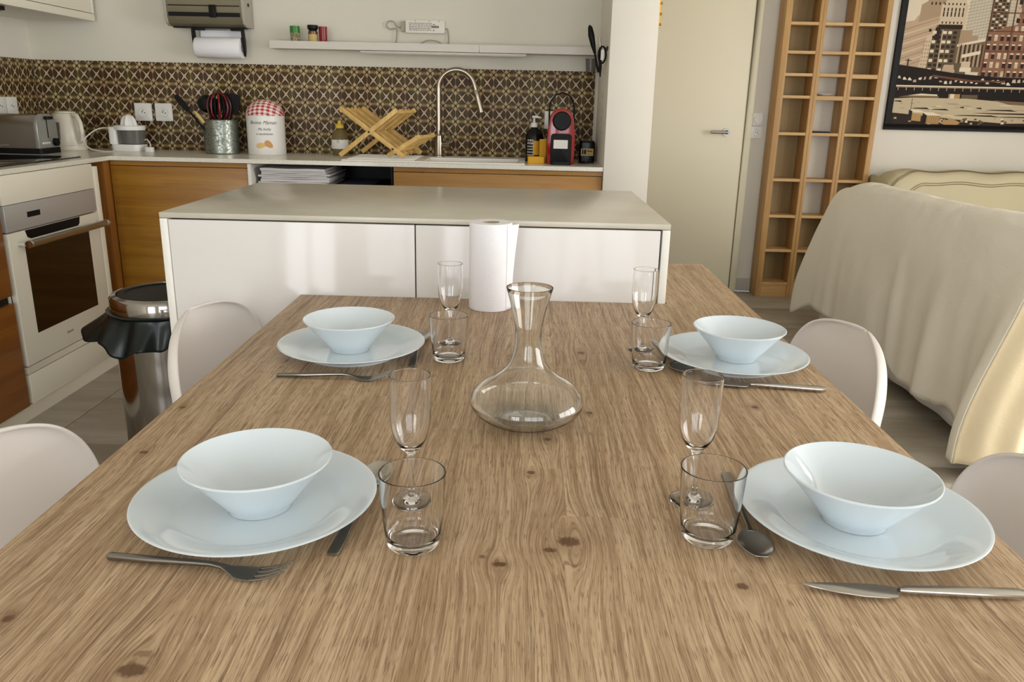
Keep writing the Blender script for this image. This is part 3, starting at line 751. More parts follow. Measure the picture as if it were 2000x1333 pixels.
utensil('slotted_turner', 'black turner between ladle and whisk in the pot', M['black'], paddle(.030, .08), (px-.012, py+.02, ZC+.02), (px-.035, py+.035, ZC+.175))
part('pale_grip', MB().sweep([(0, 0, 0, .006, .006), (.02, 0, 0, .010, .008), (.05, 0, 0, .009, .007), (.066, 0, 0, .004, .004)]), M['tan'], None, local=True, smooth=True)
og = bpy.data.objects['pale_grip']; og.location = (px-.052, py-.068, ZC+.142); og.rotation_euler = (0, R_(-128), 0)
og.name = 'wooden_spoon'; tag(og, 'pale wooden spoon end resting on the pot rim', 'utensil', ug)
wh = thing('red_whisk', 'red and black balloon whisk in the middle of the pot', 'utensil', (px, py, ZC+.007), 0, ug)
part('handle', MB().tube([(px+.005, py-.02, ZC+.02), (px+.006, py-.02, ZC+.155)], .008, 12), M['black'], wh, smooth=True)
for k in range(8):
    a = PI*k/8; P = []
    for j in range(17):
        t = PI*j/16; rr = .052*math.sin(t)**.8; P.append((px+.006+rr*math.cos(a)*(1 if j < 99 else -1)*1, py-.02+rr*math.sin(a), ZC+.215-.062*math.cos(t)))
    part('wire', MB().tube(P, .0032, 8), M['darkred'] if k % 2 else M['black'], wh, smooth=True)
    P2 = [(2*(px+.006)-q[0], 2*(py-.02)-q[1], q[2]) for q in P]
    part('wire', MB().tube(P2, .0032, 8), M['darkred'] if k % 2 else M['black'], wh, smooth=True)

# ------------------------------------------------------------------ madeleine tin
tn = thing('biscuit_tin', 'white biscuit tin with red gingham lid beside the utensil pot', 'tin', (-1.24, 3.93, ZC))
qx, qy, qr = -1.252, 3.95, .089
part('body', MB().lathe([(0, .0005), (qr-.001, .0005), (qr, .003), (qr, .183), (0, .183)], (qx, qy, ZC), 64), M['plastic_white'], tn, smooth=True)
part('lid', MB().lathe([(qr+.0015, .180), (qr+.002, .186), (qr-.004, .205), (qr-.018, .226), (qr-.04, .243), (.025, .252), (0, .253)], (qx, qy, ZC), 64), M['gingham'], tn, smooth=True)
def wrap(txt, size, z, xo, m, name, shear=.35, bold=0.):
    vs, fs = text_mesh(txt, size, shear, bold); b = MB()
    V = []
    for p in vs:
        a = (p[0]+xo)/qr; V.append((qx+(qr+.0006)*math.sin(a), qy-(qr+.0006)*math.cos(a), ZC+z+p[1]))
    b.add(V, fs); part(name, b, m, tn)
wrap('Bonne Maman', .0225, .142, .012, M['ink'], 'lettering', .5)
wrap('Ma boîte', .017, .114, .018, M['ink'], 'lettering', .4)
wrap('à madeleines', .015, .093, .018, M['ink'], 'lettering', .4)
for (ax_, az_, rx_, rz_, rot) in ((.002, .045, .026, .012, -8), (.036, .050, .022, .014, 40)):
    b = MB()
    def cake(u, v, ax_=ax_, az_=az_, rx_=rx_, rz_=rz_, rot=rot):
        a = 2*PI*u; u_ = v*rx_*math.cos(a); v_ = v*rz_*math.sin(a)*(1-.25*math.cos(a)); c_, s_ = math.cos(R_(-rot)), math.sin(R_(-rot))
        an = (ax_+u_*c_-v_*s_)/qr; r_ = qr+.0007+.0003*(rot > 0)
        return (qx+r_*math.sin(an), qy-r_*math.cos(an), ZC+az_+u_*s_+v_*c_)
    part('cake_print', b.grid(cake, 24, 4), mat('cake_print', S(226, 190, 124) if rot < 0 else S(206, 150, 92), .6), tn)

# ------------------------------------------------------------------ dish soap
sp = thing('dish_soap_bottle', 'clear dish soap bottle with yellow cap left of the rack', 'bottle', (-.9, 3.98, ZC))
bx, by = -.905, 3.985
part('bottle', MB().lathe([(0, .0005), (.037, .0005), (.040, .006), (.040, .085), (.034, .105), (.018, .122), (.014, .128), (0, .128)], (bx, by, ZC), 40), M['liquid'], sp, smooth=True)
part('label', MB().lathe([(.0405, .032), (.041, .033), (.041, .074), (.0405, .075)], (bx, by, ZC), 40), M['label'], sp, smooth=True)
part('cap', MB().lathe([(0, .1282), (.020, .1282), (.020, .143), (.012, .149), (.008, .152), (.007, .163), (0, .165)], (bx, by, ZC), 30), M['yellow'], sp, smooth=True)
part('mark', MB().box(bx-.006, bx-.004, by-.0418, by-.041, ZC+.062, ZC+.082).box(bx+.002, bx+.004, by-.0418, by-.041, ZC+.058, ZC+.080), M['greyink'], sp)

# ------------------------------------------------------------------ folding dish rack
rk = thing('dish_rack', 'folding bamboo dish rack standing beside the tap', 'dish rack', (-.68, 3.8, ZC), R_(-8))
ZR = ZC+.0100
def slat_bar(p, q, w, th, yy):
    """flat bar in the x-z plane, thickness along y"""
    p, q = Vector((p[0], 0, p[1])), Vector((q[0], 0, q[1])); d = (q-p).normalized(); n = Vector((-d.z, 0, d.x))*w/2
    b = MB(); V = []
    for y_ in (yy, yy+th):
        for r_ in (p-n, q-n, q+n, p+n): V.append((r_.x, y_, r_.z))
    return b.add(V, [(0, 1, 2, 3), (7, 6, 5, 4), (0, 4, 5, 1), (1, 5, 6, 2), (2, 6, 7, 3), (3, 7, 4, 0)])
A0, A1 = (-.832, ZR+.008), (-.560, 1.137)       # rises to the right
B0, B1 = (-.828, 1.140), (-.535, ZR+.010)       # falls to the right
yF, yB = 3.685, 3.985
for yy in (yF, yB):
    part('frame_bar', slat_bar(A0, A1, .020, .009, yy), M['rackwood'], rk, bevel=.0015)
    part('frame_bar', slat_bar(B0, B1, .020, .009, yy+.010), M['rackwood'], rk, bevel=.0015)
def lerp(a, c, t): return (a[0]+(c[0]-a[0])*t, a[1]+(c[1]-a[1])*t)
def cross_slat(p, d_up, y0, y1, w=.013):
    b = MB(); d = Vector((d_up[0], 0, d_up[1])).normalized(); n = Vector((-d.z, 0, d.x)); c = Vector((p[0], 0, p[1])); V = []
    for y_ in (y0, y1):
        for a_, e_ in ((-1, -1), (1, -1), (1, 1), (-1, 1)): q = c+d*w/2*a_+n*.003*e_; V.append((q.x, y_, q.z))
    return b.add(V, [(0, 1, 2, 3), (7, 6, 5, 4), (0, 4, 5, 1), (1, 5, 6, 2), (2, 6, 7, 3), (3, 7, 4, 0)])
# slats running along the bars: thin strips between the two end rails
def long_slats(P, Q, n, t0, t1, ydir):
    d = (Q[0]-P[0], Q[1]-P[1])
    for k in range(n):
        yy = yF+.035+(yB-yF-.05)*k/(n-1)
        part('slat', slat_bar(lerp(P, Q, t0), lerp(P, Q, t1), .017, .008, yy), M['rackwood' if k % 2 else 'rackwood_shaded'], rk)
long_slats(B0, B1, 6, .02, .97, 0)
long_slats(A0, A1, 6, .52, .98, 0)
for p in (lerp(A0, A1, .985), lerp(A0, A1, .54), lerp(B0, B1, .03), lerp(B0, B1, .86), lerp(B0, B1, .47)):
    part('rail', MB().tube([(p[0], yF+.002, p[1]-.008), (p[0], yB+.012, p[1]-.008)], .006, 10), M['rackwood'], rk, smooth=True)
C0, C1 = (-.612, ZR+.012), (-.462, 1.026)
for yy in (yF+.022, yB-.012):
    part('frame_bar', slat_bar(C0, C1, .020, .008, yy), M['rackwood'], rk, bevel=.0015)
for k in range(6): part('slat', slat_bar(lerp(C0, C1, .3), lerp(C0, C1, .97), .012, .007, yF+.05+.042*k), M['rackwood'], rk)
for tt in (.35, .97):
    p = lerp(C0, C1, tt); part('rail', MB().tube([(p[0], yF+.02, p[1]-.006), (p[0], yB, p[1]-.006)], .006, 10), M['rackwood'], rk, smooth=True)
for p in (lerp(A0, A1, .52), lerp(B0, B1, .84)):
    part('bolt', MB().cyl((p[0], yF-.0005, p[1]), .0045, -.002, 'y', 12), M['ink'], rk)

# ------------------------------------------------------------------ sink and tap
sk = thing('sink', 'white inset sink with drainer below the tap', 'sink', (-.4, 3.8, ZC))
b = MB(); zt = ZC+.0005; z2 = ZC+.006
b.box(-.82, SX0+.004, 3.62, 4.02, zt, z2)
b.box(SX0+.004, SX1-.004, 3.62, SY0+.004, zt, z2); b.box(SX0+.004, SX1-.004, SY1-.004, 4.02, zt, z2); b.box(SX1-.004, -.004, 3.62, 4.02, zt, z2)
part('rim', b, M['panel_white'], sk)
b = MB(); a0, a1, c0, c1_, zb = SX0+.004, SX1-.004, SY0+.004, SY1-.004, ZC-.16
b.box(a0, a1, c0, c1_, zb, zb+.004); b.box(a0, a0+.004, c0, c1_, zb+.004, zt); b.box(a1-.004, a1, c0, c1_, zb+.004, zt)
b.box(a0+.004, a1-.004, c0, c0+.004, zb+.004, zt); b.box(a0+.004, a1-.004, c1_-.004, c1_, zb+.004, zt)
part('basin', b, M['panel_white'], sk)
part('overflow', MB().cyl((SX0+.06, SY1-.0045, ZC-.03), .014, -.003, 'y', 18), M['chrome'], sk)
for k in range(7): part('drainer_rib', MB().box(-.80, -.50, 3.66+.05*k, 3.672+.05*k, z2, z2+.003), M['panel_white'], sk)

tp = thing('kitchen_tap', 'tall brushed nickel kitchen tap with gooseneck spout', 'tap', (-.425, 3.98, ZC))
fx, fy = -.424, 3.975
part('base', MB().lathe([(0, .0062), (.026, .0062), (.026, .010), (.0225, .014), (.0225, .105), (.017, .112), (0, .112)], (fx, fy, ZC), 32), M['tapmetal'], tp, smooth=True)
path = [(fx, fy, ZC+.10), (fx, fy, ZC+.20), (fx, fy, ZC+.32)]
cxr, czr, rr = fx+.0875, ZC+.32, .0875
for k in range(1, 19):
    a = PI-PI*k/18*.94; path.append((cxr+rr*math.cos(a), fy-.012*k/18, czr+rr*math.sin(a)))
e1 = Vector(path[-1]); dirn = (Vector(path[-1])-Vector(path[-2])).normalized()
path.append(tuple(e1+dirn*.02))
part('spout', MB().tube(path, .0115, 16), M['tapmetal'], tp, smooth=True)
e2 = e1+dirn*.02
part('spray_head', MB().tube([e2, e2+dirn*.004, e2+dirn*.03, e2+dirn*.105, e2+dirn*.108], [.0118, .0135, .0135, .0155, .011], 18), M['tapmetal'], tp, smooth=True)
part('lever', MB().tube([(fx+.02, fy-.005, ZC+.062), (fx+.058, fy-.02, ZC+.064)], .013, 14).tube([(fx+.05, fy-.02, ZC+.068), (fx+.062, fy-.035, ZC+.095), (fx+.048, fy-.045, ZC+.128)], [.006, .0075, .010], 12), M['tapmetal'], tp, smooth=True)

# ------------------------------------------------------------------ items at the right end of the worktop
bb = thing('hand_soap_bottle', 'black pump soap bottle with white pump and yellow label', 'bottle', (.03, 3.86, ZC))
cx_, cy_ = .038, 3.90
part('bottle', MB().lathe([(0, .0005), (.040, .0005), (.042, .006), (.042, .118), (.034, .138), (.018, .150), (.016, .156), (0, .156)], (cx_, cy_, ZC), 40), M['amber'], bb, smooth=True)
b = MB()
def lab(u, v):
    a = R_(-8+80*u); return (cx_+.0426*math.sin(a), cy_-.0426*math.cos(a), ZC+.03+.065*v)
b.grid(lab, 12, 1); part('label', b, M['ochre'], bb)
def pump(t, x_, y_, z_, m, flip=1):
    part('pump_collar', MB().lathe([(0, 0), (.0165, 0), (.0165, .018), (.008, .022), (.005, .024), (.005, .042), (0, .042)], (x_, y_, z_), 24), m, t, smooth=True)
    part('pump_head', MB().sweep([(x_-.010, y_, z_+.046, .008, .005), (x_+.008, y_, z_+.047, .008, .006), (x_+.034*flip, y_-.004, z_+.043, .004, .003)]), m, t, smooth=True)
pump(bb, cx_-.003, cy_, ZC+.156, M['plastic_white'])
b = MB(); random.seed(5)
for r_ in range(6):
    xx = -.036
    while xx < -.004:
        wd = random.choice((.003, .0045)); a = xx/.0425
        b.box(cx_+.0428*math.sin(a), cx_+.0428*math.sin(a)+wd*.8, cy_-.0432*math.cos(a), cy_-.0428*math.cos(a)+.0002, ZC+.092-r_*.013, ZC+.092-r_*.013+(.009 if r_ < 2 else .006)); xx += wd+.0016
part('printed_marks', b, M['label'], bb)
sg = part('yellow_sponge', MB().rbox(.008, .085, 3.735, 3.78, ZC+.0005, ZC+.030, .006), M['ochre'], smooth=True)
tag(sg, 'small yellow sponge lying in front of the black soap bottle', 'sponge')
yb_ = thing('yellow_soap_box', 'upright yellow box beside the black soap bottle', 'box', (.07, 3.84, ZC))
part('box', MB().rbox(.062, .094, 3.80, 3.845, ZC+.0005, ZC+.098, .004), M['ochre'], yb_, smooth=True)
part('lid', MB().rbox(.0615, .0945, 3.7995, 3.8455, ZC+.099, ZC+.104, .004), M['yellow'], yb_, smooth=True)

cm = thing('coffee_machine', 'small red and black capsule coffee machine near the end wall', 'coffee machine', (.155, 3.8, ZC))
mx, my = .157, 3.72
part('body', MB().rbox(mx-.061, mx+.061, my+.025, my+.22, ZC+.0005, ZC+.14, .022, 6), M['red'], cm, smooth=True)
arch = [(-.061, .0), (.061, .0), (.064, .10), (.060, .15), (.054, .195)]
for k in range(1, 12):
    a = PI*k/12; arch.append((.054*math.cos(a), .195+.048*math.sin(a)))
arch += [(-.054, .195), (-.060, .15), (-.064, .10)]
part('shell', MB().prism([(mx+p[0], ZC+.0008+p[1]) for p in arch], my, my+.05, 'y'), M['red'], cm, bevel=.006)
part('head', MB().lathe([(0, -.030), (.036, -.030), (.041, -.022), (.042, 0), (0, 0)], (mx, my, ZC+.190), 32, 'y'), M['black'], cm, smooth=True)
part('front_panel', MB().rbox(mx-.047, mx+.047, my-.014, my-.0005, ZC+.0008, ZC+.135, .014, ax='y'), M['black'], cm, bevel=.003)
part('cup_stand', MB().rbox(mx-.045, mx+.045, my-.05, my-.0145, ZC+.0008, ZC+.014, .012), M['black'], cm, smooth=True)
part('handle', MB().tube([(mx-.055, my+.04, ZC+.165), (mx-.056, my+.04, ZC+.24), (mx-.05, my+.04, ZC+.275), (mx-.03, my+.04, ZC+.302), (mx, my+.04, ZC+.312), (mx+.03, my+.04, ZC+.302), (mx+.05, my+.04, ZC+.275), (mx+.056, my+.04, ZC+.24), (mx+.055, my+.04, ZC+.165)], .004, 10), M['black'], cm, smooth=True)
part('label', MB().box(mx-.034, mx+.030, my-.0152, my-.0141, ZC+.070, ZC+.108), M['label'], cm)
part('water_tank', MB().rbox(mx-.045, mx+.045, my+.222, my+.29, ZC+.0005, ZC+.20, .02, 5), M['amber'], cm, smooth=True)

gj = thing('dark_jar', 'dark square jar with pale label at the far right of worktop', 'jar', (.29, 3.95, ZC))
part('jar', MB().rbox(.255, .330, 3.925, 3.995, ZC+.0005, ZC+.088, .014, 5), M['amber'], gj, smooth=True)
part('rim', MB().rbox(.258, .327, 3.928, 3.992, ZC+.0885, ZC+.096, .014, 5), M['black'], gj, smooth=True)
part('label', MB().box(.262, .322, 3.9242, 3.9248, ZC+.028, ZC+.062), M['tan'], gj)
part('label_marks', MB().box(.268, .274, 3.9236, 3.9241, ZC+.036, ZC+.056).box(.277, .287, 3.9236, 3.9241, ZC+.036, ZC+.056).box(.292, .316, 3.9236, 3.9241, ZC+.048, ZC+.052), M['ink'], gj)
gl = thing('black_sunglasses', 'small black folded glasses in front of the dark jar', 'glasses', (.27, 3.79, ZC))
part('frame', MB().lathe([(.016, .0), (.019, .003), (.016, .006), (.013, .003)], (.262, 3.80, ZC+.004), 20, closed=True).lathe([(.016, .0), (.019, .003), (.016, .006), (.013, .003)], (.300, 3.80, ZC+.004), 20, closed=True).tube([(.243, 3.80, ZC+.006), (.25, 3.76, ZC+.005), (.29, 3.755, ZC+.0045)], .0025, 8), M['black'], gl, smooth=True)

# ------------------------------------------------------------------ wall shelf, spices, LED driver
sh = thing('wall_shelf', 'long narrow grey-white shelf on the wall above the tiles', 'shelf', (-.46, 4.0, 1.42))
b = MB(); b.box(-1.215, -.232, 3.975, YK-.0005, 1.400, 1.412); b.box(-1.215, -.232, 3.965, 3.975, 1.400, 1.434)
part('shelf_board', b, M['shelfpaint'], sh)
b = MB(); b.box(-.230, .318, 3.975, YK-.0005, 1.400, 1.412); b.box(-.230, .318, 3.965, 3.975, 1.400, 1.434)
part('shelf_board', b, M['shelfpaint'], sh)
part('back_lip', MB().box(-1.215, .318, 4.078, YK-.0005, 1.4125, 1.447), M['shelfpaint'], sh)
for xx in (-.56, -.39, .255): part('screw', MB().cyl((xx, 4.0778, 1.435), .004, -.002, 'y', 10), M['greyink'], sh)
lb = thing('led_light_bar', 'slim light bar fixed under the wall shelf', 'light', (-.4, 3.99, 1.39))
part('bar', MB().rbox(-.79, -.01, 3.972, 4.01, 1.388, 1.3985, .003, ax='x'), M['shelfpaint'], lb, bevel=.001)
part('diffuser', MB().box(-.785, -.015, 3.978, 4.004, 1.386, 1.3878), M['label'], lb)
sgp = 'spice jars on the wall shelf'
def spice(x_, y_, r_, h_, hc, mb_, mc, label, neck=False, lab=None):
    t = thing('spice_jar', label, 'jar', (x_, y_, 1.412), 0, sgp)
    z0 = 1.4123
    part('jar', MB().lathe([(0, 0), (r_*.9, 0), (r_*.95, .003), (r_*.95, h_), (0, h_)], (x_, y_, z0), 28), mb_, t, smooth=True)
    if neck: part('lid', MB().lathe([(0, h_), (r_*.8, h_), (r_*.8, h_+.006), (r_*1.08, h_+.012), (r_*1.08, h_+hc), (0, h_+hc)], (x_, y_, z0), 28), mc, t, smooth=True)
    else: part('lid', MB().lathe([(0, h_+.0002), (r_, h_+.0002), (r_, h_+hc), (0, h_+hc)], (x_, y_, z0), 28), mc, t, smooth=True)
    if lab: part('label', MB().lathe([(r_*.955, h_*.12), (r_*.97, h_*.13), (r_*.97, h_*.8), (r_*.955, h_*.81)], (x_, y_, z0), 28), lab, t, smooth=True)
herbs = mat('dried_herbs', S(96, 92, 50), .5); g = G(herbs); x, y, z = g.coords(); g.base(g.mix(g.mr(g.noise(g.xyz(x, y, z), 240, 2), .45, .6), S(86, 80, 36), S(190, 176, 140)))
spice(-1.107, 4.02, .023, .060, .030, herbs, M['green_cap'], 'spice jar of herbs with green lid')
spice(-1.022, 4.02, .023, .068, .028, mat('paprika_glass', S(110, 62, 20), .2), M['black'], 'brown spice jar with black lid in the middle', True, M['tan'])
spice(-.974, 4.02, .020, .080, .010, M['darkred'], M['darkred'], 'small dark red spice tin, rightmost of the three')

dv = thing('led_driver', 'pale rectangular power supply with printed label on the wall', 'power supply', (-.49, YK, 1.52))
part('box', MB().rbox(-.59, -.402, YK-.024, YK-.0003, 1.487, 1.546, .006, ax='y'), M['greybeige'], dv, bevel=.002)
part('end_cap', MB().box(-.612, -.5915, YK-.020, YK-.0003, 1.494, 1.538), M['cable'], dv)
b = MB(); random.seed(11)
for r_ in range(5):
    xx = -.572
    while xx < -.47:
        wd = random.uniform(.004, .014); b.box(xx, xx+wd, YK-.0246, YK-.0241, 1.529-r_*.0075, 1.529-r_*.0075+.0032); xx += wd+.003
b.box(-.525+.06, -.43, YK-.0246, YK-.0241, 1.511, 1.521); b.box(-.46, -.447, YK-.0246, YK-.0241, 1.524, 1.5275); b.box(-.458, -.452, YK-.0246, YK-.0241, 1.498, 1.504)
for xx in (-.545, -.478, -.432): b.box(xx, xx+.004, YK-.0246, YK-.0241, 1.5385, 1.5425)
part('printed_marks', b, M['greyink'], dv)
part('cable', MB().tube(catmull([(-.61, YK-.012, 1.512), (-.632, YK-.012, 1.515), (-.648, YK-.012, 1.536), (-.670, YK-.012, 1.538), (-.682, YK-.012, 1.520), (-.668, YK-.012, 1.503), (-.64, YK-.012, 1.506), (-.632, YK-.016, 1.49), (-.636, YK-.018, 1.45), (-.636, YK-.03, 1.415)]), .0028, 8), M['cable'], dv, smooth=True)
part('cable', MB().tube(catmull([(-.404, YK-.012, 1.508), (-.392, YK-.012, 1.508), (-.386, YK-.012, 1.48), (-.385, YK-.016, 1.45), (-.39, YK-.03, 1.416)]), .0028, 8), M['cable'], dv, smooth=True)
part('cable', MB().tube(catmull([(-.55, YK-.04, 1.416), (-.52, YK-.035, 1.437), (-.48, YK-.03, 1.455), (-.43, YK-.03, 1.448), (-.40, YK-.035, 1.42)]), .0024, 8), M['cable'], dv, smooth=True)

# ------------------------------------------------------------------ wall roll dispenser
dp = thing('roll_dispenser', 'grey and black roll dispenser mounted on the kitchen wall', 'dispenser', (-1.49, 4.03, 1.6))
dx0, dx1 = -1.695, -1.322
prof = [(YK-.0005, 1.492), (YK-.095, 1.489), (YK-.118, 1.500), (YK-.130, 1.530), (YK-.135, 1.60), (YK-.135, 1.88), (YK-.0005, 1.88)]
part('body', MB().prism(prof, dx0+.012, dx1-.012, 'x'), M['disp'], dp, smooth=True, auto=25)
part('end_panel', MB().prism([(p[0] - (.004 if p[0] < YK-.01 else 0), p[1]) for p in prof], dx0, dx0+.0118, 'x'), M['disp_side'], dp, bevel=.002)
part('end_panel', MB().prism([(p[0] - (.004 if p[0] < YK-.01 else 0), p[1]) for p in prof], dx1-.0118, dx1, 'x'), M['disp_side'], dp, bevel=.002)
part('slot', MB().box(dx0+.02, dx1-.02, YK-.1345, YK-.1300, 1.531, 1.549), M['black'], dp)
part('slot', MB().box(dx0+.02, dx1-.02, YK-.1372, YK-.1335, 1.576, 1.580), M['black'], dp)
part('window', MB().box(dx0+.02, dx1-.02, YK-.1385, YK-.1352, 1.605, 1.80), M['black_gloss'], dp)
part('cutter_slider', MB().rbox(-1.483, -1.450, YK-.143, YK-.134, 1.527, 1.582, .004, ax='y'), M['black'], dp, bevel=.002)
part('side_button', MB().cyl((dx1, YK-.07, 1.59), .008, .003, 'x', 14), M['black'], dp)
part('bottom_rail', MB().box(dx0+.02, dx1-.01, YK-.095, YK-.06, 1.4835, 1.4885), M['black'], dp)
for xa, s_ in ((-1.585, -1), (-1.350, 1)):
    part('roll_arm', MB().prism([(YK-.075, 1.4875), (YK-.10, 1.4875), (YK-.098, 1.44), (YK-.085, 1.385), (YK-.074, 1.36), (YK-.062, 1.385), (YK-.06, 1.43)], xa-.005, xa+.005, 'x').box(min(xa, xa-s_*.055), max(xa, xa-s_*.055), YK-.096, YK-.078, 1.474, 1.4832), M['black'], dp, bevel=.002)
pr = thing('hanging_paper_roll', 'white paper roll held below the wall dispenser', 'paper roll', (-1.468, YK-.078, 1.39))
part('roll', MB().lathe([(.018, 0), (.046, 0), (.047, .002), (.047, .214), (.046, .216), (.018, .216)], (-1.576, YK-.079, 1.398), 40, 'x', True), M['paper'], pr, smooth=True)
part('loose_sheet', MB().grid(lambda u, v: (-1.566+.196*u, YK-.079+.0475*math.cos(v*1.45), 1.398+.0475*math.sin(v*1.45)+.0*v) if v < .5 else (-1.566+.196*u, YK-.079+.0475*math.cos(.725)-.004*math.sin((v-.5)*6), 1.398+.0475*math.sin(.725)+.075*(v-.5)*1.3), 6, 14), M['paper'], pr, smooth=True)

# ------------------------------------------------------------------ hooks and tools on the stub wall's kitchen face
hk = thing('utensil_hook', 'dark wire hook on the side wall holding kitchen tools', 'hook', (XS0, 3.72, 1.40))
part('back_plate', MB().box(XS0-.004, XS0-.0003, 3.66, 3.78, 1.405, 1.42), M['black'], hk)
part('ring', MB().tube([(XS0-.024+.016*math.cos(2*PI*k/20), 3.67, 1.385+.034*math.sin(2*PI*k/20)) for k in range(20)], .004, 8, closed=True), M['black'], hk, smooth=True)
part('ring_tag', MB().rbox(XS0-.031, XS0-.017, 3.655, 3.662, 1.363, 1.405, .003), M['label'], hk, smooth=True)
def tool(label, y_, x_, pts, wd, m, cat='utensil'):
    t = thing('hanging_spatula', label, cat, (x_, y_, 1.4), 0, 'kitchen tools hanging on the side wall')
    part('blade', MB().tube(pts[0], wd[0], 12), m[0], t, smooth=True); part('handle', MB().tube(pts[1], wd[1], 10), m[1], t, smooth=True)
tool('black rounded cooking tool sticking up from the wall hook', 3.72, .28, ([(.262, 3.74, 1.51), (.266, 3.74, 1.50), (.272, 3.74, 1.47), (.282, 3.74, 1.43), (.292, 3.74, 1.395)], [(.292, 3.74, 1.395), (.303, 3.74, 1.345), (.312, 3.74, 1.315)]), ([.003, .010, .014, .011, .006], .005), (M['black'], M['black']))
tool('thin steel kitchen tool hanging from the wall hook', 3.70, .31, ([(.306, 3.70, 1.46), (.312, 3.70, 1.41)], [(.312, 3.70, 1.41), (.315, 3.70, 1.33), (.317, 3.70, 1.295)]), ([.003, .006], [.006, .007, .002]), (M['steel'], M['black']))
cp = thing('clear_plastic_cup', 'small smoky cup hanging behind the tools', 'cup', (.30, 3.98, 1.36))
part('cup', MB().lathe([(0, 0), (.022, 0), (.027, .06), (.0255, .06), (.021, .003), (0, .003)], (.296, 4.00, 1.325), 24), M['clearplastic'], cp, smooth=True)
part('cup_hook', MB().tube([(.318, 4.0, 1.37), (.3415, 4.0, 1.375)], .003, 8), M['steel'], cp, smooth=True)
# scuffed marks of old fixings on that face
gf = thing('gilt_frame', 'narrow gilt picture frame edge at the top of the stub wall', 'frame', (XS1, 3.7, 1.5))
b = MB(); b.rbox(XS1+.0005, XS1+.018, 3.66, 3.69, 1.50, 2.1, .004, ax='z'); b.rbox(XS1+.0005, XS1+.018, 3.69, 4.2, 1.50, 1.53, .004, ax='x')
part('frame', b, M['gold'], gf, smooth=True)
for k in range(14): part('ornament', MB().lathe([(0, -.006), (.006, -.003), (.007, .0), (.005, .006), (0, .010)], (XS1+.017, 3.664, 1.51+.042*k), 10), M['gold'], gf, smooth=True)
part('mirror_pane', MB().box(XS1+.0005, XS1+.006, 3.69, 4.2, 1.53, 2.1), M['chrome'], gf)

# ------------------------------------------------------------------ bookcase
bk = thing('bookcase', 'tall beech bookcase with three narrow columns of cubbyholes', 'bookcase', (1.82, 5.2, 0))
y0b, y1b = 5.12, YB-.0135; sc_ = 5.12/5.1; HB = 2.02
ups = [(1.512, 1.550), (1.714, 1.733), (1.734, 1.753), (1.914, 1.932), (1.933, 1.951), (2.103, 2.135)]
ups = [(a*sc_, c*sc_) for a, c in ups]
for a, c in ups: part('upright', MB().box(a, c, y0b, y1b, 0, HB), M['bookcase'], bk, bevel=.001)
cols = [(ups[0][1], ups[1][0]), (ups[2][1], ups[3][0]), (ups[4][1], ups[5][0])]
zs = [.086, .303, .523, .750, 1.031, 1.249, 1.378, 1.506, 1.668, 1.84]
for ci, (a, c) in enumerate(cols):
    for z_ in zs:
        th = .009
        if (ci == 2 and z_ == 1.378) or (ci == 1 and z_ == 1.249): th = .016
        part('shelf', MB().box(a+.0003, c-.0003, y0b+.002, y1b-.006, z_-th, z_+.008), M['bookcase_shelf'], bk)
    part('plinth', MB().box(a+.0003, c-.0003, y0b+.006, y0b+.02, 0, .076), M['bookcase_shelf'], bk)
    part('top_board', MB().box(a+.0003, c-.0003, y0b, y1b, HB-.02, HB), M['bookcase_shelf'], bk)
    if ci != 1: part('back_panel', MB().box(a+.0003, c-.0003, y1b-.005, y1b, .076, HB-.02), M['bookcase_back_shaded'], bk)
    else: part('back_panel', MB().box(a+.0003, c-.0003, y1b-.005, y1b, .076, .51), M['bookcase_back_shaded'], bk)
ds = part('white_dish', MB().lathe([(0, 0), (.03, 0), (.052, .012), (.050, .0135), (.03, .003), (0, .003)], (cols[1][0]+.065, 5.18, 1.2573), 30), M['plastic_white'], smooth=True)
tag(ds, 'small white dish on a middle shelf of the bookcase', 'dish')
tr = part('black_case', MB().rbox(cols[1][0]+.008, cols[1][0]+.115, 5.135, 5.22, 1.0393, 1.048, .004), M['black'], smooth=True)
tag(tr, 'flat black case lying on a middle bookcase shelf below the dish', 'case')

# ------------------------------------------------------------------ picture of a city
pc = thing('framed_city_picture', 'large black-framed sepia photograph of a city on the wall', 'picture', (3., YB, 1.07))
PX0, PX1, PZ0, PZ1 = 2.25, 3.75, 1.066, 2.07
kf = 5.25/5.25
yp = YB-.022
b = MB(); fw = .036
b.box(PX0, PX1, yp, YB-.0005, PZ0, PZ0+fw); b.box(PX0, PX1, yp, YB-.0005, PZ1-fw, PZ1); b.box(PX0, PX0+fw, yp, YB-.0005, PZ0+fw, PZ1-fw); b.box(PX1-fw, PX1, yp, YB-.0005, PZ0+fw, PZ1-fw)
part('frame', b, M['frame_black'], pc, bevel=.001)
pr_cols = {'sky': S(222, 206, 184), 'b1': S(188, 162, 134), 'b2': S(170, 144, 116), 'b3': S(206, 186, 158), 'glass': S(176, 164, 144), 'glassl': S(200, 190, 170), 'brick': S(142, 102, 80), 'brickd': S(104, 66, 48),
           'dk': S(44, 30, 22), 'dk2': S(28, 18, 14), 'lt': S(226, 212, 188), 'ground': S(192, 176, 146), 'ground2': S(120, 98, 70), 'olive': S(98, 84, 60), 'crate': S(176, 140, 92), 'tower': S(120, 100, 76), 'win': S(50, 36, 28)}
keys = list(pr_cols); pm = [mat('print_'+k, c, .6, spec=.2) for k, c in pr_cols.items()]
pb = MB(); lay = [0]
yq = YB-.0145
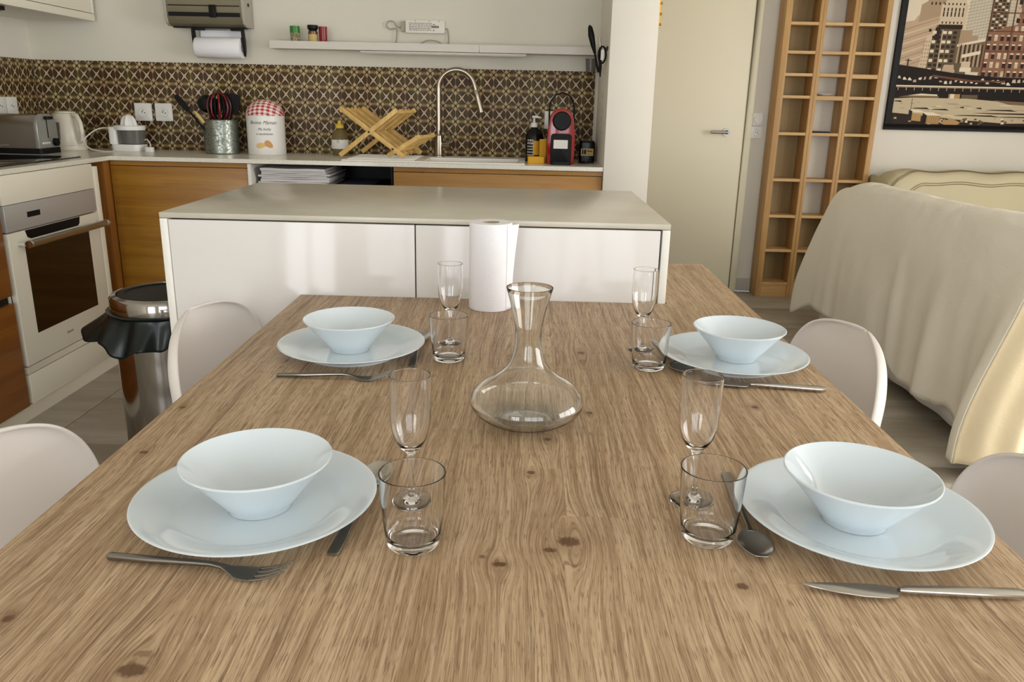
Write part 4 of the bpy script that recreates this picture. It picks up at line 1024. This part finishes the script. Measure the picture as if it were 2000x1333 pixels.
def poly(c, *pts):
    lay[0] += 1; pb.cur = keys.index(c); yy = yq-.0000035*lay[0]
    P = []
    for q in pts: P.append((min(max(q[0], PX0+fw), PX1-fw), yy, min(max(q[1], PZ0+fw), PZ1-fw)))
    if (P[1][0]-P[0][0])*(P[2][2]-P[1][2])-(P[1][2]-P[0][2])*(P[2][0]-P[1][0]) < 0: P.reverse()
    pb.add(P, [tuple(range(len(P)))])
def rect(c, a, bb_, c0, c1): poly(c, (a, c0), (bb_, c0), (bb_, c1), (a, c1))
random.seed(21)
rect('sky', PX0, PX1, PZ0, PZ1)
# long pale block at the left
poly('b1', (2.28, 1.40), (2.60, 1.40), (2.60, 1.80), (2.42, 1.75), (2.36, 1.74), (2.34, 1.71), (2.28, 1.70))
for k in range(9): poly('b3' if k % 2 else 'b2', (2.28, 1.66-k*.028), (2.52, 1.735-k*.026), (2.52, 1.728-k*.026), (2.28, 1.650-k*.028))
poly('b2', (2.365, 1.70), (2.60, 1.77), (2.60, 1.99), (2.42, 1.96), (2.405, 1.82), (2.37, 1.80))
for r_ in range(6):
    for k in range(7): rect('win', 2.425+k*.024, 2.434+k*.024, 1.80+r_*.03, 1.816+r_*.03)
# domed tower
poly('b3', (2.49, 1.42), (2.65, 1.42), (2.65, 1.80), (2.635, 1.82), (2.63, 1.99), (2.52, 1.99), (2.515, 1.82), (2.49, 1.80))
for z_, hh in ((1.80, .012), (1.765, .020), (1.735, .028), (1.695, .012), (1.665, .01), (1.635, .01)):
    for k in range(6): rect('win', 2.505+k*.023, 2.513+k*.023, z_, z_+hh)
# pale glass tower
poly('glassl', (2.65, 1.50), (2.83, 1.56), (2.84, 2.03), (2.665, 2.03))
for k in range(26): poly('glass', (2.653, 1.56+k*.018), (2.835, 1.60+k*.018), (2.835, 1.605+k*.018), (2.653, 1.566+k*.018))
for k in range(9): poly('glass', (2.66+k*.019, 1.54), (2.663+k*.019, 1.54), (2.675+k*.019, 2.02), (2.672+k*.019, 2.02))
rect('tower', 2.80, 2.90, 1.60, 2.03)
for r_ in range(24):
    for k in range(4): rect('win' if (r_+k) % 3 else 'lt', 2.806+k*.023, 2.822+k*.023, 1.62+r_*.017, 1.63+r_*.017)
rect('glassl', 2.90, 2.98, 1.66, 2.03)
for k in range(18): rect('b1', 2.90, 2.98, 1.68+k*.019, 1.684+k*.019)
poly('b2', (2.63, 1.50), (2.74, 1.50), (2.74, 1.63), (2.70, 1.63), (2.70, 1.66), (2.63, 1.66))
# dark narrow building
poly('b3', (2.40, 1.42), (2.46, 1.42), (2.475, 1.64), (2.43, 1.62))
for r_ in range(8):
    for k in range(3): rect('b2', 2.415+k*.015, 2.423+k*.015, 1.43+r_*.022, 1.442+r_*.022)
rect('dk', 2.436, 2.452, 1.648, 1.664)
poly('olive', (2.452, 1.41), (2.625, 1.41), (2.63, 1.685), (2.48, 1.685), (2.475, 1.63), (2.46, 1.60))
rect('dk', 2.49, 2.635, 1.665, 1.69); rect('dk', 2.475, 2.505, 1.60, 1.672)
for r_ in range(9):
    for k in range(5):
        rect('win' if k in (1, 4) or r_ % 2 else 'lt', 2.462+k*.031, 2.484+k*.031, 1.42+r_*.027, 1.437+r_*.027)
rect('b1', 2.516, 2.524, 1.41, 1.66)
# middle low block
poly('tower', (2.62, 1.42), (2.79, 1.42), (2.79, 1.60), (2.62, 1.565)); poly('lt', (2.62, 1.565), (2.79, 1.60), (2.79, 1.615), (2.62, 1.578))
for k in range(12): rect('dk' if k % 2 else 'b1', 2.63+k*.013, 2.637+k*.013, 1.45, 1.58)
poly('lt', (2.66, 1.500), (2.77, 1.525), (2.77, 1.545), (2.66, 1.520))
poly('olive', (2.60, 1.40), (2.70, 1.40), (2.69, 1.47), (2.61, 1.47)); rect('lt', 2.56, 2.63, 1.415, 1.43); rect('lt', 2.66, 2.73, 1.42, 1.445)
poly('b1', (2.55, 1.41), (2.63, 1.41), (2.62, 1.46), (2.56, 1.46)); rect('b3', 2.665, 2.72, 1.445, 1.48)
# brick warehouse
poly('brick', (2.775, 1.38), (3.75, 1.38), (3.75, 1.80), (2.98, 1.70), (2.90, 1.685), (2.79, 1.645))
poly('brick', (2.965, 1.60), (3.75, 1.60), (3.75, 2.03), (3.00, 2.03), (2.965, 1.80))
for r_ in range(12):
    for k in range(24):
        xx = 2.80+k*.038; z_ = 1.395+r_*.052
        if xx < 2.95 and z_ > 1.62: continue
        rect('win' if random.random() < .75 else 'b3', xx, xx+.020, z_, z_+.032); rect('lt' if random.random() < .5 else 'b1', xx, xx+.020, z_+.026, z_+.034)
for k in range(7): rect('brickd', 2.792+k*.14, 2.799+k*.14, 1.38, 2.0)
for z_ in (1.54, 1.655, 1.76): rect('brickd', 2.79, PX1, z_, z_+.006)
# bridge
poly('dk2', (2.28, 1.455), (2.66, 1.408), (2.90, 1.392), (3.75, 1.385), (3.75, 1.20), (2.28, 1.20))
rect('dk', 2.335, 2.342, 1.45, 1.49); rect('dk', 2.32, 2.358, 1.478, 1.482)
for k in range(46):
    xx = 2.29+k*.032; hh = random.uniform(.008, .022); zz_ = 1.345+random.uniform(0, .035)*(1 if xx < 2.6 else .6)
    poly(random.choice(('lt', 'b3', 'lt', 'b1')), (xx, zz_), (xx+random.uniform(.01, .03), zz_), (xx+random.uniform(.008, .02), zz_+hh), (xx+.002, zz_+hh*.8))
poly('brickd', (2.50, 1.40), (2.75, 1.372), (2.95, 1.372), (2.95, 1.362), (2.72, 1.362), (2.5, 1.388))
rect('lt', 2.28, 3.75, 1.328, 1.335); rect('b2', 2.28, 3.75, 1.322, 1.327)
for k in range(30):
    xx = 2.3+k*.05; rect('b1', xx, xx+.004, 1.305, 1.326)
poly('ground2', (2.31, 1.265), (2.56, 1.262), (2.56, 1.275), (2.45, 1.29)); poly('lt', (2.37, 1.275), (2.55, 1.275), (2.55, 1.283), (2.45, 1.286))
rect('crate', 2.62, 2.69, 1.262, 1.288); rect('lt', 2.63, 2.655, 1.262, 1.288); rect('olive', 2.70, 2.80, 1.258, 1.285)
# snowy ground
poly('ground', (2.28, 1.255), (2.40, 1.262), (2.74, 1.262), (3.75, 1.20), (3.75, 1.10), (2.28, 1.10))
poly('ground2', (2.9, 1.256), (3.75, 1.222), (3.75, 1.205), (3.0, 1.232))
for k in range(60):
    xx = random.uniform(2.3, 3.6); z_ = random.uniform(1.13, 1.235); ln = random.uniform(.02, .12)
    poly(random.choice(('b1', 'lt', 'b2', 'b2')), (xx, z_), (xx+ln, z_-.002), (xx+ln*.7, z_+.003), (xx+ln*.2, z_+.003))
for (a, z_, ln) in ((2.28, 1.238, .06), (2.40, 1.198, .12), (2.52, 1.193, .12), (2.70, 1.208, .03), (2.80, 1.205, .04), (2.86, 1.195, .2), (2.78, 1.175, .4), (2.66, 1.160, .3), (2.9, 1.155, .5)):
    poly('dk', (a, z_), (a+ln, z_-.004), (a+ln*.8, z_+.006), (a+ln*.2, z_+.004))
poly('dk', (2.28, 1.102), (3.75, 1.102), (3.75, 1.135), (3.0, 1.118), (2.7, 1.135), (2.55, 1.15), (2.28, 1.17))
for k in range(50):
    xx = random.uniform(2.3, 3.7); z_ = random.uniform(1.104, 1.14); poly(random.choice(('lt', 'olive', 'crate', 'b1')), (xx, z_), (xx+.02, z_), (xx+.016, z_+.012), (xx+.004, z_+.010))
poly('crate', (2.41, 1.125), (2.47, 1.12), (2.47, 1.165), (2.41, 1.17)); poly('lt', (2.39, 1.19), (2.45, 1.19), (2.50, 1.172), (2.42, 1.175)); poly('dk', (2.39, 1.125), (2.412, 1.125), (2.412, 1.18), (2.39, 1.19))
poly('crate', (2.505, 1.106), (2.585, 1.106), (2.592, 1.158), (2.505, 1.158)); poly('lt', (2.47, 1.178), (2.545, 1.175), (2.60, 1.157), (2.51, 1.157)); poly('dk2', (2.48, 1.106), (2.506, 1.106), (2.506, 1.157), (2.478, 1.172))
for k in range(6): rect('olive', 2.512+k*.013, 2.514+k*.013, 1.106, 1.157)
poly('crate', (2.59, 1.115), (2.66, 1.145), (2.72, 1.118), (2.70, 1.104), (2.62, 1.104)); rect('dk', 2.398, 2.401, 1.17, 1.26)
part('print', pb, pm, pc)

# ------------------------------------------------------------------ sofas
def smooth01(t): t = max(0, min(1, t)); return t*t*(3-2*t)
sf = thing('sofa', 'white covered sofa with its back towards the dining table', 'sofa', (2.1, 3.5, 0))
part('back', MB().rbox(1.66, 1.86, 2.66, 4.28, .07, .750, .06, 6, ax='y'), M['sofa_cover'], sf, smooth=True)
part('seat', MB().rbox(1.861, 2.55, 2.66, 4.28, .07, .44, .04, 6, ax='y'), M['sofa_cover'], sf, smooth=True)
part('armrest', MB().rbox(1.861, 2.55, 2.50, 2.659, .07, .60, .05, 6, ax='x'), M['sofa_cover'], sf, smooth=True)
part('skirt', MB().grid(lambda u, v: (1.628+.006*math.sin(u*40)*v, 2.62+1.66*u, .33-(.28-.0)*v), 60, 6), M['sofa_cover'], sf, smooth=True, mods=[('SOLIDIFY', {'thickness': .004})])
for fx_, fy_ in ((1.72, 2.72), (1.72, 4.28), (2.48, 2.72), (2.48, 4.28)): part('foot', MB().cyl((fx_, fy_, 0), .02, .0698, r2=.025), M['black'], sf)
# throw: arc-length profile (x, z) from seat side over the back and down
prof = [(2.30, .455), (2.02, .450), (1.885, .47), (1.872, .60), (1.868, .74), (1.85, .800), (1.80, .824), (1.74, .828), (1.69, .805), (1.655, .755), (1.632, .69), (1.618, .60), (1.608, .45), (1.600, .30), (1.594, .14)]
PP = catmull([(p[0], 0, p[1]) for p in prof], 6)
def nz(a, b_=0., c_=0.): return mnoise.noise(Vector((a, b_, c_)))
def throw_fn(u, v):
    # u along y (0 near .. 1 far), v down the profile
    Y = 2.52+1.86*u
    k = v*(len(PP)-1); i = min(int(k), len(PP)-2); q = PP[i].lerp(PP[i+1], k-i)
    x_, z_ = q.x, q.z
    side = smooth01((.74-z_)/.55) if v > .45 else 0      # how far down the table side we are
    if v > .45 and z_ < .78:                             # hem height varies along the sofa
        hem = .145-.10*smooth01((.22-u)/.15)-.045*smooth01((.52-abs(u-.22)*2.2)/.1)*smooth01((u-.16)/.05)-.10*smooth01((u-.95)/.05)+.008*math.sin(u*13)
        z_ = .78-(.78-z_)*(.78-hem)/(.78-.14)
    # a few long soft folds
    f = .030*nz(u*5.5+2, z_*.5)+.012*nz(u*17, z_*1.2, 4)
    f += .020*math.exp(-((u-.475+.05*(.7-z_))/.025)**2)+.016*math.exp(-((u-.30+.06*(.7-z_))/.03)**2)
    x_ -= f*side+.010*nz(u*4, v*5, 7)
    # near end gathers into heavy folds that flare outwards
    nr = smooth01((.13-u)/.13); x_ -= side*(.13*nr+.010*math.sin(u*70)*smooth01((.20-u)/.15)*smooth01(u/.03))
    Y -= .03*nr*side
    # far corner flares away from the sofa
    fr = smooth01((u-.94)/.06); x_ -= side*.035*fr; Y += fr*side*.14
    z_ += .006*nz(u*9, v*6, 1)+.004*nz(u*24, v*20, 3)
    z_ -= .05*smooth01((u-.86)/.14)*smooth01((z_-.5)/.3)
    z_ += .022*smooth01((.45-u)/.4)*smooth01((z_-.6)/.2)
    return (x_, Y, max(z_, .006))
tw_ = part('sofa_throw', MB().grid(throw_fn, 260, 110), M['throw'], None, smooth=True, mods=[('SOLIDIFY', {'thickness': .003, 'offset': 1})])
tag(tw_, 'plain cream cotton throw draped over the sofa back', 'throw')
# cloth corner hanging round the far end
def flap(u, v):
    a = throw_fn(1., .45+.55*v); w_ = u
    return (a[0]+.02*w_+.30*w_*(1-.2*v), a[1]+.004+.05*math.sin(w_*3)*v, a[2]-.0*w_)
# near end: cloth turning the corner towards the right
def nearflap(u, v):
    a = throw_fn(0., .40+.60*v); t = u
    fold = (.030*(1-math.cos(t*15))+.012*(1-math.cos(t*37)))*v
    zz = a[2]-.25*t*(1-v)+.02*math.sin(t*9)*v
    return (a[0]+.62*t, a[1]-fold-.02*t*v, max(.006, zz))
M['throw_backlit'] = M['throw'].copy(); gg = G(M['throw_backlit']); gg.b.inputs['Base Color'].default_value = S(224, 208, 174)  # yellower copy of the throw; light through the cloth is painted in
nf = part('throw_end', MB().grid(nearflap, 90, 60), M['throw_backlit'], tw_, smooth=True, mods=[('SOLIDIFY', {'thickness': .003, 'offset': 1})])

s2 = thing('corner_sofa', 'beige covered sofa against the back wall under the picture', 'sofa', (3., 4.8, 0))
part('back', MB().rbox(2.24, 4.3, 4.98, 5.20, .06, .76, .07, 6, ax='x'), M['sofa_cover'], s2, smooth=True)
part('seat', MB().rbox(2.58, 4.3, 4.36, 4.979, .06, .42, .05, 6, ax='x'), M['sofa_cover'], s2, smooth=True)
for fx_, fy_ in ((2.3, 5.1), (4.2, 5.1), (2.7, 4.42), (4.2, 4.42)): part('foot', MB().cyl((fx_, fy_, 0), .02, .0598, r2=.025), M['black'], s2)
prof2 = [(5.225, .30), (5.23, .60), (5.222, .76), (5.17, .818), (5.08, .832), (4.99, .822), (4.945, .78), (4.925, .70), (4.905, .58), (4.88, .46), (4.80, .44), (4.55, .438), (4.37, .43), (4.335, .38), (4.33, .2)]
Q2 = catmull([(0, p[0], p[1]) for p in prof2], 6)
def throw2(u, v):
    k = v*(len(Q2)-1); i = min(int(k), len(Q2)-2); q = Q2[i].lerp(Q2[i+1], k-i)
    X = 2.185+2.13*u; nr = smooth01((.035-u)/.035)
    z_ = q.z-.05*nr-.006*math.sin(u*40+v*6)-.02*smooth01((.10-u)/.1)
    if v > .62: X = max(X, 2.6)
    return (X, q.y+.006*math.sin(u*30+v*20), z_)
t2 = part('beige_striped_throw', MB().grid(throw2, 120, 100), M['throw2'], None, smooth=True, mods=[('SOLIDIFY', {'thickness': .003, 'offset': 1})])
tag(t2, 'beige striped throw covering the sofa under the picture', 'throw')
def endflap(u, v):
    a = throw2(0, .12+.45*v)
    return (2.185-.03*math.sin(u*3), 4.93+.28*u, .80-.09*(1-u)*0-(.30+.08*u)*v-.02*math.sin(u*PI)*0-.035*(1-math.sin(u*PI)))
part('throw_end', MB().grid(endflap, 16, 16), M['throw2'], t2, smooth=True)
for v0, dv_ in ((.318, .0030), (.328, .0030), (.338, .0024), (.44, .003), (.452, .003)):
    def st_(u, v, v0=v0, dv_=dv_):
        uu = .012+.988*u; bend = .09*smooth01((.10-u)/.10)
        a = throw2(uu, v0+bend+dv_*v*1.6); b_ = throw2(uu, v0+bend+.004)
        return (a[0], a[1]-.0042, a[2]+.0036)
    part('stripe', MB().grid(st_, 100, 1), M['stripe'], t2)

# ------------------------------------------------------------------ pedal bin
bn = thing('pedal_bin', 'round polished steel bin with black lid beside the island', 'bin', (-1.035, 2.25, 0))
ux, uy, ur = -1.040, 2.25, .148
part('body', MB().lathe([(0, .0005), (ur-.006, .0005), (ur-.004, .02), (ur-.004, .545), (0, .545)], (ux, uy, 0), 72), M['binsteel'], bn, smooth=True)
part('foot_ring', MB().lathe([(ur-.0038, .001), (ur+.001, .001), (ur+.001, .018), (ur-.0038, .020)], (ux, uy, 0), 72), M['black'], bn, smooth=True)
part('lid_ring', MB().lathe([(ur-.02, .585), (ur, .585), (ur+.001, .590), (ur+.001, .622), (ur-.004, .630), (ur-.018, .633), (ur-.02, .628)], (ux, uy, 0), 72, closed=True), M['binsteel'], bn, smooth=True)
part('lid', MB().lathe([(0, .600), (ur-.021, .600), (ur-.021, .630), (ur-.035, .632), (ur-.04, .628), (.04, .634), (0, .634)], (ux, uy, 0), 60), M['black'], bn, smooth=True)
b = MB(); random.seed(4)
ph = [random.uniform(0, 6) for _ in range(6)]
def bagf(u, v):
    a = 2*PI*u; wob = .5+.5*math.sin(5*a+ph[0]+v*2)*.6+.25*math.sin(11*a+ph[1])+.12*math.sin(23*a+ph[2]+3*v)
    out = ur-.003+v*(.012+.032*wob)+(.045*v*max(0, math.cos(a-R_(190)))**2)
    z_ = .592-v*(.088+.02*math.sin(3*a+ph[3])+.012*math.sin(9*a+ph[4]))
    if v < .15: out += .010*math.sin(v/.15*PI)
    return (min(ux+out*math.cos(a), -.8655), uy+out*math.sin(a), z_)
part('bin_liner', b.grid(bagf, 160, 14), M['bag'], bn, smooth=True, mods=[('SOLIDIFY', {'thickness': .0015})])
part('hinge_tab', MB().rbox(ux+.04, ux+.046, uy-ur-.002, uy-ur+.008, .26, .31, .002), M['label'], bn)

# ------------------------------------------------------------------ shell chairs
def make_chair():
    t = thing('shell_chair', '', 'chair', (0, 0, 0), 0, 'white shell chairs at the table')
    prof = [(.235, .410, .195), (.215, .432, .215), (.15, .440, .225), (.04, .428, .232), (-.08, .420, .236), (-.16, .436, .238), (-.205, .485, .240), (-.222, .545, .242), (-.232, .61, .240), (-.240, .665, .226), (-.245, .708, .188), (-.248, .732, .13), (-.249, .742, .06), (-.249, .7435, .012)]
    Pm = catmull([(p[0], p[2], p[1]) for p in prof], 4)
    def f(u, v):
        k = v*(len(Pm)-1); i = min(int(k), len(Pm)-2); q = Pm[i].lerp(Pm[i+1], k-i)
        s = 2*u-1; w_ = q.y
        yv = w_*math.sin(s*PI/2*.98)/math.sin(PI/2*.98)
        back = smooth01((q.z-.43)/.20); e = abs(s)**2.2
        x_ = q.x+back*.060*e*(q.y/.24); z_ = q.z+(1-back)*.045*e*smooth01((.235-q.x)/.2)
        return (x_, yv, z_)
    part('seat_shell', MB().grid(f, 28, (len(Pm)-1)), M['chair'], t, local=True, smooth=True, mods=[('SOLIDIFY', {'thickness': .006, 'offset': 0}), ('SUBSURF', {'levels': 1, 'render_levels': 1})])
    for sx, sy in ((1, 1), (1, -1), (-1, 1), (-1, -1)):
        part('leg', MB().tube([(.10*sx, .10*sy, .415), (.20*sx, .20*sy, .003)], [.013, .009], 12), M['legwood'], t, local=True, smooth=True)
    part('strut', MB().tube([(.13, .13, .30), (-.15, -.15, .22)], .004, 8), M['black'], t, local=True)
    part('strut', MB().tube([(.13, -.13, .30), (-.15, .15, .22)], .004, 8), M['black'], t, local=True)
    return t
ch = make_chair()
ch.location = (-.455, 1.63, 0); ch['label'] = 'white shell chair on the left beside the island and bin'
dup(ch, (-.478, .890, 0), 0, 'white shell chair on the left side nearest the camera')
dup(ch, (.462, 1.60, 0), PI, 'white shell chair on the right side at the far plate')
dup(ch, (.485, .88, 0), PI, 'white shell chair on the right side nearest the camera')

# ------------------------------------------------------------------ plates and bowls
pl = thing('dinner_plate', 'white dinner plate at the near left place under the bowl', 'plate', (-.296, .817, T), 0, 'white dinner plates on the table')
PLP = [(0, .0035), (.078, .0035), (.080, .0004), (.085, .0004), (.0865, .004), (.092, .008), (.118, .0175), (.131, .0215), (.1338, .0226), (.1345, .0236), (.1335, .0244), (.130, .0238), (.118, .0205), (.098, .0128), (.090, .0088), (.083, .0072), (0, .0072)]
part('plate', MB().lathe(PLP, (0, 0, 0), 96), M['china'], pl, local=True, smooth=True, auto=60)
dup(pl, (.391, .828, T), 0, 'white dinner plate at the near right place above the knife')
dup(pl, (-.3145, 1.42, T), 0, 'white dinner plate at the far left place beside the fork')
dup(pl, (.3925, 1.418, T), 0, 'white dinner plate at the far right place near the end')
bo = thing('cereal_bowl', 'white flared bowl on the near left plate', 'bowl', (-.294, .818, T+.0074), 0, 'white bowls on the plates')
BP = [(0, .002), (.030, .002), (.032, .0002), (.0355, .0002), (.037, .004), (.040, .008), (.060, .0325), (.0815, .0572), (.0835, .0592), (.0835, .0602), (.0820, .0608), (.080, .0590), (.058, .0345), (.038, .0120), (.032, .0085), (0, .0075)]
part('bowl', MB().lathe(BP, (0, 0, 0), 96), M['china'], bo, local=True, smooth=True, auto=60)
dup(bo, (.385, .823, T+.0074), 0, 'white flared bowl on the near right plate')
dup(bo, (-.319, 1.422, T+.0074), 0, 'white flared bowl on the far left plate')
dup(bo, (.402, 1.427, T+.0074), 0, 'white flared bowl on the far right plate')

# ------------------------------------------------------------------ glassware
tu = thing('tumbler', 'clear glass tumbler beside the near left plate', 'glass', (-.110, .757, T), 0, 'clear tumblers on the table')
def arc_rim(r0, z0, t, n=6):
    return [(r0-t/2+t/2*math.cos(PI*k/n), z0+t/2*math.sin(PI*k/n)) for k in range(n+1)]
TP = [(0, .0014), (.018, .0014), (.022, .0004), (.0255, .0004), (.0275, .0022), (.0288, .0060), (.0302, .016), (.0325, .040), (.0350, .0815), (.0352, .0835)]+arc_rim(.03525, .0840, .0016)+[(.0336, .0835), (.0333, .0815), (.0309, .040), (.0286, .018), (.0272, .0118), (.0245, .0094), (.018, .0083), (0, .0080)]
part('tumbler', MB().lathe(TP, (0, 0, 0), 72), M['glass'], tu, local=True, smooth=True, auto=180)
dup(tu, (.2108, .788, T), 0, 'clear glass tumbler beside the near right plate')
dup(tu, (-.132, 1.398, T), 0, 'clear glass tumbler beside the far left plate')
dup(tu, (.2315, 1.379, T), 0, 'clear glass tumbler beside the far right plate')
fg = thing('champagne_flute', 'clear stemmed flute behind the near left tumbler', 'glass', (-.1245, .849, T), 0, 'clear flutes on the table')
FP = [(0, .0008), (.018, .0008), (.024, .0003), (.0262, .0006), (.0266, .0011), (.0262, .0016), (.020, .0028), (.010, .0050), (.0052, .0090), (.0038, .0160), (.0033, .030), (.0033, .052), (.0042, .062), (.0070, .0665), (.0125, .0715), (.0185, .082), (.0225, .097), (.0240, .115), (.0242, .135), (.0238, .1570), (.0237, .1588)]+arc_rim(.02375, .1592, .0011)+[(.0226, .1588), (.0227, .157), (.0231, .135), (.0229, .115), (.0214, .0975), (.0174, .083), (.0114, .0735), (.005, .0700), (0, .0692)]
part('flute', MB().lathe(FP, (0, 0, 0), 64), M['glass'], fg, local=True, smooth=True, auto=180)
dup(fg, (.2105, .874, T), 0, 'clear stemmed flute behind the near right tumbler')
dup(fg, (-.1385, 1.497, T), 0, 'clear stemmed flute behind the far left tumbler')
dup(fg, (.2325, 1.487, T), 0, 'clear stemmed flute behind the far right tumbler')
dc = thing('wine_decanter', 'wide-bottomed clear glass wine decanter in the table centre', 'decanter', (.0105, 1.108, T))
DO = [(0, .0025), (.034, .0022), (.040, .0003), (.045, .0006), (.062, .008), (.076, .0180), (.0835, .030), (.0835, .037), (.079, .046), (.066, .0585), (.048, .070), (.035, .0815), (.027, .093), (.0215, .108), (.0190, .124), (.0190, .138), (.0215, .156), (.0268, .180), (.0335, .2045)]
th = .0017
DI = [(.0319, .2045), (.0252, .180), (.0199, .156), (.0173, .138), (.0173, .124), (.0198, .108), (.0254, .092), (.0336, .0798), (.0470, .0680), (.0650, .0565), (.0775, .0445), (.0816, .0362), (.0816, .0308), (.0745, .0197), (.0605, .0100), (.044, .0042), (.030, .0058), (0, .0075)]
def refine(P, n=4):
    Q = catmull([(p[0], 0, p[1]) for p in P], n); return [(max(0, q.x), q.z) for q in Q]
part('carafe', MB().lathe(refine(DO)[:-1]+arc_rim(.0335, .2048, .0016)+refine(DI)[1:], (0, 0, 0), 96), M['glass_carafe'], dc, local=True, smooth=True, auto=180)

# ------------------------------------------------------------------ kitchen roll on the table
kr = thing('kitchen_roll', 'upright white kitchen paper roll standing in front of the island', 'paper roll', (-.0745, 1.795, T))
part('roll', MB().lathe([(.020, .0005), (.0475, .0005), (.0485, .003), (.0485, .195), (.0475, .1975), (.020, .1975)], (0, 0, 0), 64, closed=True), M['paper'], kr, local=True, smooth=True)
part('core', MB().lathe([(.0182, .0008), (.0198, .0008), (.0198, .197), (.0182, .197)], (0, 0, 0), 40, closed=True), M['card'], kr, local=True, smooth=True)
def tail(u, v):
    a1 = R_(-40)+u*.95; rr = .0491+.0125*u*v**1.6+.004*u*u*v
    return (rr*math.cos(a1), rr*math.sin(a1), .002+.194*v-.003*u)
part('loose_sheet', MB().grid(tail, 16, 24), M['paper'], kr, local=True, smooth=True, mods=[('SOLIDIFY', {'thickness': .0006})])

# ------------------------------------------------------------------ cutlery
def fork():
    t = thing('fork', '', 'fork', (0, 0, 0), 0, 'steel forks on the table')
    h = MB().sweep([(0, 0, .0046, .0032, .003), (.002, 0, .0048, .0048, .0036), (.05, 0, .0062, .0044, .0034), (.09, 0, .0082, .0036, .0030), (.112, 0, .0090, .0032, .0026), (.124, 0, .0078, .0036, .0020), (.132, 0, .0052, .0065, .0014), (.138, 0, .0036, .0100, .0012)])
    part('handle', h, M['cutlery_dark'], t, local=True, smooth=True, auto=60)
    b = MB().sweep([(.138, 0, .0036, .0100, .0012), (.145, 0, .0026, .0124, .0011), (.155, 0, .0026, .0128, .0011), (.160, 0, .0032, .0126, .0011)])
    for k in range(4):
        y_ = -.0105+.007*k
        b.sweep([(.158, y_, .0030, .0021, .0011), (.170, y_, .0055, .0018, .0011), (.182, y_, .0100, .0016, .0010), (.194, y_, .0165, .0011, .0007)], 5)
    part('head', b, M['cutlery_dark'], t, local=True, smooth=True, auto=60)
    return t
f1 = fork(); f1.location = (-.414, .709, T); f1.rotation_euler = (0, 0, R_(-8)); f1['label'] = 'steel fork in front of the near left plate'
dup(f1, (-.412, 1.274, T), R_(0), 'steel fork in front of the far left plate')
def spoon():
    t = thing('spoon', '', 'spoon', (0, 0, 0), 0, 'steel spoons tucked beside the plates')
    part('handle', MB().sweep([(0, 0, .0022, .0055, .0012), (.003, 0, .0024, .0070, .0016), (.03, 0, .0030, .0066, .0015), (.08, 0, .0044, .0042, .0015), (.12, 0, .0056, .0028, .0016), (.140, 0, .0062, .0026, .0016), (.152, 0, .0058, .0040, .0013)]), M['cutlery_dark'], t, local=True, smooth=True, auto=60)
    def bw(u, v):
        s = u; xx = .149+.062*s
        w_ = .0185*math.sin(PI*min(1, s*.92+.04))**.62*(1-.12*s)+.002
        yy = w_*(2*v-1); dep = .0078*math.sin(PI*s)**.7
        return (xx, yy, .0066+.0030*s-dep*(1-(2*v-1)**2)+.0006)
    part('spoon_bowl', MB().grid(bw, 22, 14), M['cutlery'], t, local=True, smooth=True, mods=[('SOLIDIFY', {'thickness': .0011, 'offset': 0}), ('SUBSURF', {'levels': 1, 'render_levels': 1})])
    return t
s1 = spoon(); s1.location = (-.190, .728, T); s1.rotation_euler = (0, 0, R_(86)); s1['label'] = 'steel spoon reaching out under the near left plate'
dup(s1, (-.193, 1.345, T), R_(92), 'steel spoon right of the far left plate')
dup(s1, (.268, 1.545, T), R_(-84), 'steel spoon tucked under the far right plate by tumbler')
dup(s1, (.270, .945, T), R_(-94), 'steel spoon between the near right tumbler and plate')
kn = thing('table_knife', 'steel table knife in front of the near right plate', 'knife', (.283, .689, T), R_(-.5), 'steel knives on the table')
part('handle', MB().sweep([(.094, 0, .0060, .0030, .0022), (.102, 0, .0062, .0048, .0034), (.13, 0, .0060, .0058, .0040), (.17, 0, .0058, .0066, .0042), (.21, 0, .0056, .0072, .0044), (.216, 0, .0054, .0056, .0034)]), M['cutlery'], kn, local=True, smooth=True, auto=60)
up_ = [(0, .0065), (.02, .0085), (.05, .0092), (.072, .0088), (.084, .0065), (.094, .003)]
lo_ = [(.094, -.003), (.088, -.0125), (.078, -.0145), (.055, -.0130), (.03, -.0072), (.012, -.0005), (.002, .0045)]
part('blade', MB().prism([(p[0], p[1]) for p in up_+lo_], .0044, .0060, 'z'), M['cutlery'], kn, local=True, bevel=.0004)
dup(kn, (.298, 1.298, T), R_(-7), 'steel table knife in front of the far right plate')
